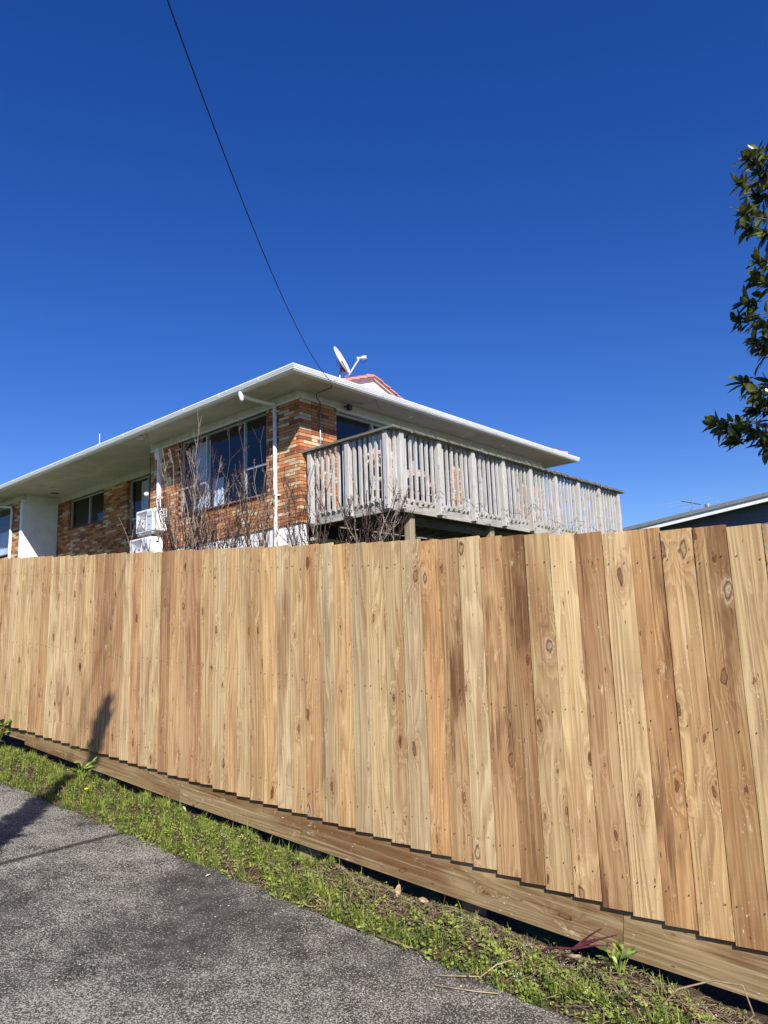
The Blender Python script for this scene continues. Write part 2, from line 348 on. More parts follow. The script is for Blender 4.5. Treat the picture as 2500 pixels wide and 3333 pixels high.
# ------------------------------------------------------------------ SETTING: ground, drive, verge
import numpy as np
def grid(us, ns, zf):
    me = MB(); W = len(ns)
    for u in us:
        for n in ns: me.v.append(tuple(FW(u, n, zf(u, n))))
    me.f = [(i * W + j, i * W + j + 1, (i + 1) * W + j + 1, (i + 1) * W + j) for i in range(len(us) - 1) for j in range(W - 1)]
    return me
def land(u, n):
    z = zg(u) - .10
    if n > 4.3:                                  # the neighbouring section climbs a little towards the house
        t = min(1, (n - 4.3) / 5.0); t = t * t * (3 - 2 * t); z = z * (1 - t) + (-.34) * t
    far = max(abs(u) - 30, abs(n) - 40, 0); return z - min(far, 60) * .03
us = [-1200, -400, -150, -80, -50] + [-30 + 2 * i for i in range(23)] + [22, 30, 60, 150, 400, 1200]
ns = [-1200, -400, -100, -40, -20, -10, -5, 0, 2, 3, 3.6, 4.3, 5, 6, 7, 8, 9.3, 12, 20, 30, 45, 80, 150, 400, 1200]
g = grid(us, ns, land).build('ground', 'turf', smooth=True); g['kind'] = 'structure'
# the concrete drive: separate slabs with open joints
drive = bpy.data.objects.new('driveway', None); C.objects.link(drive); drive['kind'] = 'structure'
joints = [-26, -17.4, -12.9, -8.9, -4.47, .05, 4.6, 9.1, 14]
for a, b in zip(joints, joints[1:]):
    m = MB(); a2, b2 = a + .017, b - .017
    n = 46 if b < 6 and a > -14 else 6; us_ = [a2 + (b2 - a2) * i / n for i in range(n + 1)]
    edge = [3.235 + .018 * math.sin(u * 5.1) + .012 * math.sin(u * 13.7 + 2) + .008 * rnd.uniform(-1, 1) for u in us_]
    for i, u in enumerate(us_):
        for nn in (-1.6, edge[i] - .015, edge[i]):
            m.v.append(tuple(FW(u, nn, zg(u) + (0 if nn != edge[i] else -.008))))
        m.v.append(tuple(FW(u, edge[i] + .002, zg(u) - .09)))
    for i in range(n):
        for j in range(3): m.f.append((i * 4 + j, i * 4 + j + 1, i * 4 + j + 5, i * 4 + j + 4))
    m.f.append((0, 1, 2, 3)); m.f.append((n * 4, n * 4 + 1, n * 4 + 2, n * 4 + 3))
    # joint faces down
    m.build('concrete_slab', 'concrete', drive)
m = MB(); m.v = [tuple(FW(u, n, zg(u) - .07)) for u in (-26, 14) for n in (-1.6, 3.2)]; m.f = [(0, 1, 3, 2)]
m.build('joint_filler', 'dark', drive)
# verge soil
def bumpn(u, n): return .016 * math.sin(u * 7.3 + n * 3) + .012 * math.sin(u * 17 + n * 23) + .009 * math.sin(n * 41 + u * 31 + 1)
def vergez(u, n):
    t = (n - 3.20) / .6; z = zg(u) - .012 + .035 * math.sin(max(0, min(1, t)) * math.pi) + bumpn(u, n) * min(1, max(0, t * 4))
    if n > 3.72: z -= .05 * min(1, (n - 3.72) / .12) * (1 if -4.2 < u < -1.2 else .35)
    if n > 3.95: z -= .03
    return z
g = grid([-14 + .06 * i for i in range(260)], [3.18 + .04 * i for i in range(26)], lambda u, n: vergez(u, n)).build('verge', 'soil', smooth=True); g['kind'] = 'structure'

# ------------------------------------------------------------------ FENCE
fence = thing('paling_fence', 'new tan timber paling fence with stepped tops running the length of the drive', 'fence', FD * -3.5 + FN * DF, YF - math.pi / 2)
def fz(z): return z + ZC
U = [-0.573, -0.727, -0.882, -1.034, -1.185, -1.334, -1.482, -1.628, -1.778, -1.915, -2.057, -2.199, -2.34, -2.47, -2.612, -2.749, -2.884, -3.015, -3.151, -3.283, -3.413, -3.546, -3.67, -3.807, -3.934, -4.062, -4.18, -4.308, -4.446, -4.567, -4.694, -4.809, -4.935, -5.06, -5.172, -5.303, -5.414]
tan = (.54, .355, .17); pale = (.62, .45, .25); brn = (.32, .18, .07); dkr = (.20, .095, .035); orng = (.49, .26, .11); olive = (.45, .33, .175); gtan = (.44, .34, .19)
mixa = lambda c: tuple(v * .66 + a * .34 for v, a in zip(c, (.58, .40, .20)))
tones = [olive, brn, tan, orng, pale, (.36, .21, .10), pale, (.43, .31, .16), dkr, (.44, .26, .13), (.60, .47, .28), (.39, .24, .12), orng, (.42, .34, .22), gtan, (.60, .46, .25), (.40, .33, .21), tan, (.44, .36, .22), (.50, .30, .15), (.46, .32, .17), (.60, .50, .31),
         tan, (.42, .27, .13), (.48, .36, .20), (.56, .37, .19), (.49, .38, .22), (.52, .36, .19), (.38, .20, .10), (.40, .24, .13), (.50, .31, .16), (.30, .145, .07), (.58, .44, .25), (.57, .43, .25), (.44, .25, .13), (.60, .47, .27)]
edges = [(U[i + 1], U[i], tones[i % len(tones)]) for i in range(len(U) - 1)]
edges = [(U[0], U[0] + .153, tan), (U[0] + .153, U[0] + .306, orng), (U[0] + .306, U[0] + .459, pale)] + edges
u = U[-1]; seq = [(.42, .25, .13), (.25, .12, .06), (.30, .155, .08), (.54, .38, .20), (.48, .33, .18), (.60, .46, .27), (.57, .43, .25), (.60, .48, .28), (.47, .27, .13), (.52, .36, .19), (.58, .44, .24), (.53, .40, .20), (.58, .43, .26), (.53, .37, .20), (.46, .28, .15), (.36, .20, .10), (.47, .34, .18), (.54, .41, .22), (.56, .44, .24), (.45, .25, .12), (.56, .42, .24)]
i = 0
while u > -11.5:
    edges.append((u - .139, u, seq[i % len(seq)])); u -= .139; i += 1
u = U[0] + .459
while u < 1.6:
    edges.append((u, u + .152, tones[(i * 7) % len(tones)])); u += .152; i += 1
pm = []
for v in range(5):       # a few paling meshes: sawn boards whose edges wander slightly
    r2 = random.Random(v + 3); b = MB(); K = 11
    for j in range(K + 1):
        z = 1.8 * j / K; l = -.0745 + r2.uniform(-.0008, .0008); r_ = .0745 + r2.uniform(-.0008, .0008)
        b.v += [(l, 0, z), (r_, 0, z), (r_, .019, z), (l, .019, z)]
    for j in range(K):
        for q in range(4): b.f.append((j * 4 + q, j * 4 + (q + 1) % 4, j * 4 + 4 + (q + 1) % 4, j * 4 + 4 + q))
    b.f += [(3, 2, 1, 0), (K * 4, K * 4 + 1, K * 4 + 2, K * 4 + 3)]
    pm.append(b.mesh('paling', 'pal'))
nails = MB()
def topz(u): return .461 - .0709 * u
def botz(u): return -1.4595 - .1185 * u
stainlv = {0: .45, 1: .75, 2: .3, 3: .9, 4: .2, 5: 1.2, 6: .1, 7: .35, 8: 1.6, 9: .9, 10: .08, 11: 1.0, 12: .4, 13: .15, 14: .3, 15: .1}
for i, (a, b, c) in enumerate(edges):
    wd = b - a; uc = (a + b) / 2; fv = rnd.uniform(.93, 1.08)
    zb = botz(uc) + rnd.uniform(-.004, .004); zt = topz(uc) + rnd.uniform(-.006, .006)
    o = link('paling', pm[i % 5], fence, (uc + 3.5, -.019 + rnd.uniform(-.0015, .0015), fz(zb)), (rnd.uniform(-.0016, .0016), rnd.uniform(-.0022, .0022), R(rnd.uniform(-1.1, .9))), tuple(min(.85, q * fv * 1.1) for q in mixa(c)) + (stainlv.get(i - 3, rnd.choice((.12, .2, .3, .45, .6))),))
    o.scale = ((wd - .0035) / .149, 1, (zt - zb) / 1.8)
    for zz in (topz(uc) - .155, (topz(uc) + botz(uc)) / 2 - .02, botz(uc) + .16):
        for s in (-1, 1):
            x = uc + s * wd * .30 + 3.5 + rnd.uniform(-.012, .012); z = fz(zz + rnd.uniform(-.02, .02)); n0 = len(nails.v); y = -.0225
            nails.v += [(x + .0031 * math.cos(q * math.pi / 3), y, z + .0031 * math.sin(q * math.pi / 3)) for q in range(6)] + [(x + .0031 * math.cos(q * math.pi / 3), -.012, z + .0031 * math.sin(q * math.pi / 3)) for q in range(6)]
            nails.f += [tuple(n0 + q for q in range(6))] + [(n0 + q, n0 + (q + 1) % 6, n0 + 6 + (q + 1) % 6, n0 + 6 + q) for q in range(6)]
nails.build('nail_heads', 'nail', fence, kind='stuff')
def fbeam(name, ua, ub, za, zb_, h, y0, y1, m='gravel'):      # board from (ua,za) to (ub,zb_) at its lower edge
    L_ = math.hypot(ub - ua, zb_ - za); b = MB(); K = 6
    for j in range(K + 1):
        x = -L_ / 2 + L_ * j / K; b.v += [(x, y0, 0), (x, y0, h + rnd.uniform(-.002, .002)), (x, y1, h), (x, y1, 0)]
    for j in range(K):
        for q in range(4): b.f.append((j * 4 + q, j * 4 + (q + 1) % 4, j * 4 + 4 + (q + 1) % 4, j * 4 + 4 + q))
    b.f += [(3, 2, 1, 0), (K * 4, K * 4 + 1, K * 4 + 2, K * 4 + 3)]
    o = b.build(name, m, fence); o.location = ((ua + ub) / 2 + 3.5, 0, fz((za + zb_) / 2)); o.rotation_euler = (0, -math.atan2(zb_ - za, ub - ua), 0); return o
def gz(u):
    P_ = [(-12, -.10), (-6.87, -.775), (-5.5, -.96), (-4.7, -1.085), (-3.74, -1.205), (-3.0, -1.324), (-1.95, -1.449), (-1.41, -1.513), (-.78, -1.566), (3, -2.0)]
    for (a, za), (b, zb_) in zip(P_, P_[1:]):
        if a <= u <= b: return za + (zb_ - za) * (u - a) / (b - a)
for a, b in ((-6.87, -4.703), (-4.697, -3.503), (-3.497, -1.413), (-1.407, 1.55)):
    fbeam('gravel_board', a, b, gz(a), gz(b), .225, .003, .045)
fbeam('gravel_board', -11.4, -6.876, -.24, -.745, .225, .012, .05)
for hh in (-.155, None, 0):
    for a, b in ((-11.4, -8.3), (-8.3, -4.7), (-4.7, -1.1), (-1.1, 1.5)):
        z = (lambda q: topz(q) - .195) if hh == -.155 else ((lambda q: (topz(q) + botz(q)) / 2 - .05) if hh is None else (lambda q: botz(q) + .235))
        fbeam('rail', a + .002, b - .002, z(a), z(b), .07, .003, .05)
for u in (-10.7, -8.3, -5.9, -3.5, -2.28, .1, 1.4):
    MB().box(u - .05 + 3.5, u + .05 + 3.5, .053, .153, fz(zg(u) - .4), fz(topz(u) - .1)).build('post', 'postw', fence, bevel=.003)

# ------------------------------------------------------------------ HOUSE
HZ = 4.9
house = thing('brick_house', 'two storey brick house with white eaves, white gutters and red tiled roof behind the fence', 'house', HW(0, 0, -HZ), YH)
O = (0, 0, HZ)
CH, BL, JT = .0654, .298, .0085
palette = [((.47, .21, .09), 26), ((.53, .28, .13), 20), ((.37, .145, .07), 14), ((.30, .115, .06), 12), ((.22, .11, .07), 7), ((.64, .51, .33), 18), ((.60, .22, .09), 8)]
pl = [c for c, wgt in palette for _ in range(wgt)]
def bcol(): c = rnd.choice(pl); f = rnd.uniform(.88, 1.1); return tuple(min(.85, v * f) for v in c)
brickjobs = []      # (box, colour)
def brickwall(axis, plane, a0, a1, z0, z1, face=-1, cs=0, ce=0):
    """axis 'y': wall runs along y in the plane x=plane; bricks stand 6 mm proud of the mortar"""
    n0 = int(round((0 - z1) / CH)); n1 = int(math.ceil((0 - z0) / CH - 1e-6))
    for k in range(n0, n1):
        zt = -k * CH - JT / 2; zb = max(-(k + 1) * CH + JT / 2, z0)
        if zt - zb < .02: continue
        off = (k % 2) * BL / 2 + (.19 if plane > .5 else 0); a = math.floor((a0 - off) / BL) * BL + off
        while a < a1:
            s, e = max(a + JT / 2, a0), min(a + BL - JT / 2, a1)
            if e - s > .02:
                dp = rnd.uniform(-.0012, .0012)
                if axis == 'y':
                    bx = (plane + dp, plane + .06, s, e, zb, zt)
                    if a0 == 0 and s < .003 + BL and a <= 0:                 # quoin bricks wrap the corner
                        if k % 2 == 0: bx = (0 + dp, .1, 0, e, zb, zt)
                        else: bx = None if e < .2 else bx
                        if k % 2 == 1: bx = (0, BL - JT / 2, 0, .1, zb, zt)
                else:
                    if s < .001:
                        s2 = (.1 + JT) if k % 2 == 0 else None
                        if s2 is None: a += BL; continue
                        s = s2
                        if e - s < .02: a += BL; continue
                    if k % 2 == 1 and s < BL - .01: s = BL + JT / 2 if e > BL + .03 else None
                    if s is None: a += BL; continue
                    bx = (s, e, plane + dp, plane + .06, zb, zt)
                if bx: brickjobs.append((bx, bcol()))
                if axis == 'y' and a0 == 0 and k % 2 == 1 and a <= 0 and e > .11:
                    brickjobs.append(((dp, .06, .1 + JT, e, zb, zt), bcol()))
            a += BL
    mo = MB()
    if axis == 'y': mo.box(plane + .007, plane + .11, max(a0, .008) if a0 == 0 else a0 + .001, a1 - .001, z0, z1)
    else: mo.box(max(a0, .1102) if a0 == 0 else a0 + .001, a1 - .001, plane + .007, plane + .11, z0, z1)
    mo.build('wall', 'mortar', house, O)
def returns(xs, y0, y1, z0, z1): pass
ZB = -2.34
# left-facing wall, plane x=0
brickwall('y', 0, 0, .975, ZB, 0)
brickwall('y', 0, .975, 4.0, ZB, -1.70)
brickwall('y', 0, 4.0, 5.17, ZB, 0)
# brick reveals of the big window
for (ya, yb, za, zb_) in ((4.0, 4.06, -1.7, 0),):
    k = 0
    while k * CH < 1.69:
        MB().box(.062, .112, ya - .001, yb, -(k + 1) * CH + JT / 2, -k * CH - JT / 2).v
        brickjobs.append(((.0625, .115, ya - .0005, yb, -(k + 1) * CH + JT / 2, -k * CH - JT / 2), bcol())); k += 1
# recessed wall x=1.046
RX = 1.046
brickwall('y', RX, 5.10, 6.95, -3.2, 0); brickwall('y', RX, 6.95, 8.15, -3.2, -1.52)
brickwall('y', RX, 8.15, 9.44, -3.2, 0); brickwall('y', RX, 9.44, 11.59, -3.2, -.93); brickwall('y', RX, 11.59, 12.26, -3.2, 0)
for y1_, zl in ((8.15, 1.5), (11.59, .9)):
    k = 0
    while k * CH < zl: brickjobs.append(((RX + .0625, RX + .12, y1_ - .0005, y1_ + .06, -(k + 1) * CH + JT / 2, -k * CH - JT / 2), bcol())); k += 1
# far left wall
brickwall('y', 0, 12.42, 13.02, -3.2, 0); brickwall('y', 0, 13.02, 15.6, -3.2, -1.56); brickwall('y', 0, 15.6, 18.5, -3.2, 0)
# front wall, plane y=0
brickwall('x', 0, 0, .95, ZB, 0); brickwall('x', 0, 4.6, 4.98, ZB, 0); brickwall('x', 0, 7.5, 8.6, ZB, 0)
# step wall closing the recess at y=5.17 and the end wall
MB().box(.12, 1.04, 5.06, 5.17, -4.4, .16).build('wall', 'mortar', house, O)
front = [j for j in brickjobs if (j[0][0] < .96 and j[0][2] < 1.0 and j[0][5] > -2.34) or (abs(j[0][0]) < .02 and 3.9 < j[0][2] < 5.2 and j[0][5] > -1.9)]
def bkey(j): b = j[0]; return (Vector(HW(b[0], b[2], b[4])) - Vector((0, 0, ZC))).length - (.0 if b[0] < .05 or b[2] < .05 else -1)
front.sort(key=bkey); single = front[:300]; ids = set(id(j) for j in single); cache = {}
for j in single:
    b, c = j; sx, sy, sz = b[1] - b[0], b[3] - b[2], b[5] - b[4]; key = (round(sx, 3), round(sy, 3), round(sz, 3))
    if key not in cache: cache[key] = MB().box(0, key[0], 0, key[1], 0, key[2]).mesh('brick', 'brick', bevel=.0012)
    link('brick', cache[key], house, (b[0], b[2], b[4] + HZ), None, c)
rest = MB()
for j in brickjobs:
    if id(j) not in ids: rest.box(*j[0], col=j[1])
rest.build('brickwork', 'brickc', house, O, kind='stuff')
# plinth and lower walls
MB().box(.03, .2, .03, 5.17, -HZ + .02, ZB - .002).build('plinth', 'plinth', house, O)
MB().box(.205, 8.6, .03, .2, -HZ + .02, -2.80).build('lower_wall', 'lower', house, O)
MB().box(.205, 8.6, .06, .2, -2.80, -2.35).build('dark_recess_band', 'dark', house, O)  # dark-coloured strip standing in for the shaded gap below the deck
MB().box(.25, 8.6, -.03, .029, -2.66, -2.60).build('ledger', 'lower', house, O)
MB().box(1.2, 1.9, .205, 18, -HZ + .02, -3.21).build('lower_wall', 'plinth', house, O)
# white rendered side panel of the projecting wing
MB().box(.09, 1.04, 12.262, 12.41, -4.5, .158).build('rendered_panel', 'render', house, O)
MB().box(-.012, .088, 12.262, 12.415, -4.5, .0).build('corner_board', 'white', house, O, bevel=.004)
MB().box(-.010, .088, 12.262, 12.415, .001, .158).build('corner_cap', 'frieze', house, O)
# frieze boards
for nm, b in (('a', (-.022, .05, -.022, 5.19, .0, .158)), ('b', (.0505, 8.62, -.022, .05, .0, .158)), ('c', (RX - .022, RX + .05, 5.171, 12.261, .0, .158)), ('d', (-.022, .05, 12.416, 18.5, .0, .158)), ('e', (.051, RX + .05, 5.14, 5.17, .001, .158))):
    MB().box(*b).build('frieze_board', 'frieze', house, O)
MB().box(-.028, -.0225, -.028, 5.19, -.018, .012).build('frieze_bead', 'white', house, O); 
# soffit panels
FX, FY, XE, YE = -.655, -.615, 9.25, 19.0
ys = [FY, 1.25, 2.45, 3.65, 4.85, 6.05, 7.25, 8.45, 9.65, 10.85, 12.05, 13.25, 14.45, 15.65, 16.85, 18.05, YE]
for a, b in zip(ys, ys[1:]):
    x1 = RX + .02 if a > 4.6 else .2
    MB().box(FX, x1, a + .008, b - .008, .160, .170).build('soffit_panel', 'soffit', house, O)
xs = [.2, 1.55, 2.75, 3.95, 5.15, 6.35, 7.55, XE]
for a, b in zip(xs, xs[1:]): MB().box(a + .008, b - .008, FY, .3, .160, .170).build('soffit_panel', 'soffit', house, O)
MB().box(8.3, XE, .305, YE, .160, .170).build('soffit_panel', 'soffit', house, O)
MB().box(FX, XE, FY, YE, .186, .20).build('ceiling', 'dark', house, O)
# fascias
MB().box(FX - .02, FX - .0005, FY - .02, YE, .148, .262).build('fascia', 'white', house, O)
MB().box(FX, XE + .02, FY - .02, FY - .0005, .148, .262).build('fascia', 'white', house, O)
MB().box(XE + .0005, XE + .02, FY, YE, .148, .262).build('fascia', 'white', house, O)
# gutters: a moulded profile swept along each eave, mitred at the corners
prof = [(.0, .262), (.118, .262), (.121, .256), (.121, .238), (.110, .236), (.110, .231), (.117, .229), (.110, .206), (.100, .204), (.100, .199), (.107, .197), (.100, .174), (.090, .172), (.090, .167), (.086, .155), (.052, .142), (.0, .142)]
def gut(a, b, out, m0, m1, flip=1):
    g_ = MB(); n = len(prof); a = Vector(a); b = Vector(b); out = Vector(out); d = (b - a).normalized()
    for (e, z) in prof: p = a + out * e - d * e * m0; g_.v.append((p.x, p.y, z))
    for (e, z) in prof: p = b + out * e + d * e * m1; g_.v.append((p.x, p.y, z))
    g_.f = [tuple(range(n)), tuple(range(n, 2 * n))] + [(i, (i + 1) % n, (i + 1) % n + n, i + n) for i in range(n)]
    return g_.build('gutter', 'gutter', house, O)
gx, gy = FX - .021, FY - .021
gut((gx, gy, 0), (gx, YE, 0), (-1, 0, 0), 1, 0)
gut((gx, gy, 0), (XE + .021, gy, 0), (0, -1, 0), 1, 1)
gut((XE + .021, gy, 0), (XE + .021, YE, 0), (1, 0, 0), 1, 0)
brk = MB().box(-.004, .0, -.006, .006, .195, .262).box(-.016, -.004, -.006, .006, .195, .201).mesh('gutter_bracket', 'gutter')
for y in (.2, 1.4, 2.6, 3.8, 5.0, 6.2, 7.4, 8.6, 9.8, 11, 12.2, 13.4): link('gutter_bracket', brk, house, (gx - .1215, y, HZ))
for x in (.2, 1.5, 2.8, 4.1, 5.4, 6.7, 8.0): link('gutter_bracket', brk, house, (x, gy - .1215, HZ), (0, 0, math.pi / 2))
# roof
def roofz(x, y):
    s = [x - (gx - .04), (XE + .06) - x, YE + .06 - y]
    if y < 2.1: s.append(y - (gy - .04))
    return .255 + .376 * min(s)
def rows(x0, x1, y0, y1, st):
    nx = int((x1 - x0) / st) + 1; ny = int((y1 - y0) / st) + 1
    m = MB(); W = ny + 1
    for i in range(nx + 1):
        x = x0 + (x1 - x0) * i / nx
        for j in range(ny + 1):
            y = y0 + (y1 - y0) * j / ny; z = roofz(x, y)
            dl = {'x': x - gx, 'r': XE - x, 'y': y - gy}
            side = 'y' if (y < 2.1 and dl['y'] <= min(dl['x'], dl['r'])) else ('x' if dl['x'] < dl['r'] else 'r')
            run = dl[side]; al = y if side != 'y' else x
            z += .014 * math.cos(al * 2 * math.pi / .30) - .022 * ((run / .34) % 1) + .006
            m.v.append((x, y, z))
    m.f = [(i * W + j, i * W + j + 1, (i + 1) * W + j + 1, (i + 1) * W + j) for i in range(nx) for j in range(ny)]
    return m
rows(gx - .05, XE + .07, gy - .05, 2.095, .06).build('roof_tiling', 'tile', house, O, smooth=True, kind='stuff')
rows(gx - .05, XE + .07, 2.105, YE + .05, .075).build('roof_tiling', 'tile', house, O, smooth=True, kind='stuff')
# hip and ridge caps
capm = MB(); K = 6
for z_, r_ in ((0, .085), (.30, .10)):
    for k in range(K + 1): q = math.pi * k / K; capm.v.append((z_, r_ * math.cos(q), r_ * math.sin(q) * .8 + (.0 if z_ == 0 else .012)))
capm.f = [(k, k + 1, K + 2 + k, K + 1 + k) for k in range(K)] + [tuple(range(K + 1)), tuple(range(K + 1, 2 * K + 2))]
capme = capm.mesh('ridge_tile', 'tilepk')
def caprow(a, b, up_=.03):
    a = Vector(a); b = Vector(b); n = int((b - a).length / .29); d = (b - a).normalized()
    for i in range(n):
        p = b - d * .29 * (n - i); o = link('ridge_tile', capme, house, (p.x, p.y, p.z + HZ + up_)); o.rotation_euler = (-d).to_track_quat('X', 'Z').to_euler(); o.location = (p.x + d.x * .29, p.y + d.y * .29, p.z + d.z * .29 + HZ + up_)
caprow((gx + .02, gy + .02, .26), (2.1 - .03, 2.08, 1.30), -.035); caprow((XE + .07, gy - .05, .25), (XE + .0 - 2.7, 2.08, 1.27))
XM = (gx + XE) / 2 + .01; ZR = roofz(XM, 3)
caprow((XM, 2.11, ZR), (XM, YE - 4.9, ZR), -.05)
# gablet
hw = (ZR - 1.30) / .376
MB().prism([(XM - hw + .1, 1.28), (XM + hw - .1, 1.28), (XM, ZR - .04)], 2.12, 2.16).build('gablet_wall', 'white', house, O)
MB().prism([(XM - .55, ZR - .62), (XM + .55, ZR - .62), (XM, ZR - .36)], 2.105, 2.119).build('gablet_vent', 'sill', house, O)
for s in (-1, 1):
    b = MB().prism([(XM + s * (hw + .12), 1.25), (XM + s * (hw + .12), 1.16), (XM, ZR - .12), (XM, ZR - .02)], 2.06, 2.085); b.build('barge_board', 'white', house, O)
    a, e = Vector((XM + s * (hw + .15), 2.10, 1.26)), Vector((XM, 2.10, ZR)); caprow(a, e, -.075)
# windows ---------------------------------------------------------
def window(axis, plane, a0, a1, z0, z1, mulls=(), transoms=(), fw_=.04, curtain=(), sash=()):
    """parts: window_frame > pane; curtain"""
    def bx(m, a, b, p0, p1, c, d): return m.box(p0, p1, a, b, c, d) if axis == 'y' else m.box(a, b, p0, p1, c, d)
    m = MB(); p0, p1 = plane, plane + .05
    bx(m, a0, a1, p0, p1, z1 - fw_, z1); bx(m, a0, a1, p0, p1, z0, z0 + fw_)
    bx(m, a0, a0 + fw_, p0, p1, z0 + fw_, z1 - fw_); bx(m, a1 - fw_, a1, p0, p1, z0 + fw_, z1 - fw_)
    ed = [a0] + list(mulls) + [a1]
    for q in mulls: bx(m, q - fw_ / 2, q + fw_ / 2, p0 - .006, p1, z0 + fw_, z1 - fw_)
    for (ta, tb, tz) in transoms: bx(m, ta, tb, p0 - .009, p1 - .002, tz - fw_ / 2, tz + fw_ / 2)
    fr = m.build('window_frame', 'alu', house, O)
    for a, b in zip(ed, ed[1:]):
        q = MB(); bx(q, a + fw_ * .5, b - fw_ * .5, plane + .02, plane + .026, z0 + fw_ * .5, z1 - fw_ * .5); q.build('pane', 'glass', fr, O)
    for (a, b, c, d, amp) in curtain:
        cm = MB(); n = int((b - a) / .02) + 2
        for i in range(n + 1):
            t = a + (b - a) * i / n; o_ = plane + .13 + amp * math.sin(t * 2 * math.pi / .13) + amp * .6 * math.sin(t * 41.3)
            for z in (c, d): cm.v.append((o_, t, z) if axis == 'y' else (t, o_, z))
        cm.f = [(i * 2, i * 2 + 1, i * 2 + 3, i * 2 + 2) for i in range(n)]
        cm.build('curtain', 'curtain', house, O, smooth=True)
window('y', .085, .978, 3.998, -1.66, -.004, (1.76, 3.08), ((.978, 1.76, -1.04), (3.08, 3.998, -1.06)), curtain=((3.12, 3.80, -1.63, -.1, .018), (2.65, 3.0, -1.63, -1.0, .012)))
window('y', RX + .10, 6.97, 8.148, -1.48, -.004, (7.25,), ((7.25, 8.148, -1.07),), curtain=((7.0, 7.84, -1.45, -.06, .02),))
window('y', RX + .10, 9.442, 11.588, -.89, -.004, (10.45,))
window('y', .085, 13.04, 15.58, -1.50, -.004, (14.3,), curtain=((13.1, 15.5, -1.48, -.72, .02),))
window('x', .085, .952, 4.598, -2.2, -.02, (2.06, 3.35), fw_=.06, curtain=((2.1, 2.55, -2.2, -.1, .02), (2.6, 4.5, -2.2, -1.15, .02)))  # low curtains, here and next, stop at the eave's shadow line to imitate shade
window('x', .085, 4.982, 7.498, -2.2, -.02, (5.9, 6.7), fw_=.05, curtain=((5.0, 5.6, -2.2, -1.2, .02),))
MB().box(.95, 7.5, -.02, .05, -.03, -.0005).build('head_board', 'white', house, O)
# tiled sills
for (p, a, b, z) in ((0, .98, 3.99, -1.66), (RX, 6.98, 8.14, -1.485), (RX, 9.45, 11.58, -.895), (0, 13.05, 15.57, -1.51)):
    n = int((b - a) / .15); sm_ = MB().prism([(-.035, -.03), (-.03, .0), (.118, .02), (.118, -.01)], 0, (b - a) / n - .004, 'y').mesh('sill_tile', 'sill')
    for i in range(n): link('sill_tile', sm_, house, (p, a + (b - a) * i / n, z - .006 + HZ))
# rooms: floors and back walls
MB().box(3.6, 3.7, .2, 18, -2.3, .17).build('interior_wall', 'inner', house, O)
MB().box(.13, 3.6, 5.2, 5.3, -2.3, .159).build('interior_wall', 'inner', house, O) if False else None
MB().box(.12, 8.5, .12, 18.4, -2.32, -2.28).build('floor_slab', 'inner', house, O) if False else None
MB().box(.125, 8.45, .125, 5.05, -2.35, -2.30).build('floor_slab', 'inner', house, O)
MB().box(1.2, 8.45, 5.2, 18.4, -2.35, -2.30).build('floor_slab', 'inner', house, O)
MB().box(.125, 1.19, 12.42, 18.4, -2.35, -2.30).build('floor_slab', 'inner', house, O)
MB().box(8.46, 8.6, .12, 18.5, -HZ + .02, .158).build('wall', 'lower', house, O)
MB().box(.1, 8.45, 18.4, 18.5, -HZ + .02, .158).build('wall', 'lower', house, O)
# soffit lights and a dark vent
for x in (2.87, 6.36): MB().lathe([(.045, 0), (.055, .004), (.055, .010), (.03, .011)], 16, Matrix.Translation((x, -.29, .1505))).build('soffit_light', 'pvc', house, O)
MB().box(.50, .72, 11.5, 11.62, .152, .1595).build('soffit_vent', 'black', house, O)
# downpipes
def pipe(name, pts, r, n=10, m='white'): return MB().tube(pts, r, n).build(name, m, house, O, smooth=True)
d1 = pipe('downpipe', [(-.055, .645, -.02), (-.055, .645, -4.6)], .037, 12)
pipe('downpipe_arm', [(-.70, .80, .13), (-.695, .79, .09), (-.62, .77, .055), (-.30, .70, .02), (-.10, .652, .01), (-.055, .645, -.02)], .037, 12)
MB().tube([(-.735, .80, .15), (-.735, .80, .10), (-.715, .795, .0), (-.70, .79, -.03)], [.035, .045, .042, .02], 10).build('spout', 'pvc', house, O, smooth=True)
for z in (-.12, -1.75): MB().box(-.03, .0, .60, .56, z - .015, z + .01).box(-.1, -.005, .60, .69, z - .012, z + .012).build('pipe_clip', 'pvc', house, O)
MB().box(-.085, -.005, 4.70, 4.775, -2.4, -.26).build('downpipe', 'white', house, O, bevel=.004)
MB().prism([(-.115, .0), (-.115, -.16), (-.088, -.27), (-.004, -.27), (-.004, 0)], 4.68, 4.83, 'y').build('rainwater_head', 'white', house, O) if False else None
rh = MB(); rh.v = [(x, y, z) for (x, z) in ((-.12, -.01), (-.12, -.15), (-.09, -.26), (-.004, -.26), (-.004, -.01)) for y in (4.67, 4.83)]
rh.f = [(0, 2, 4, 6, 8), (1, 3, 5, 7, 9)] + [(2 * i, 2 * i + 1, (2 * i + 3) % 10, (2 * i + 2) % 10) for i in range(5)]
rh.build('rainwater_head', 'white', house, O)
pipe('downpipe', [(-.68, 14.3, .15), (-.62, 14.2, .09), (-.06, 12.95, -.14), (-.05, 12.92, -.22), (-.05, 12.92, -.78)], .035, 8); pipe('downpipe', [(-.05, 12.92, -.78), (-.05, 12.92, -4.4)], .042, 8)
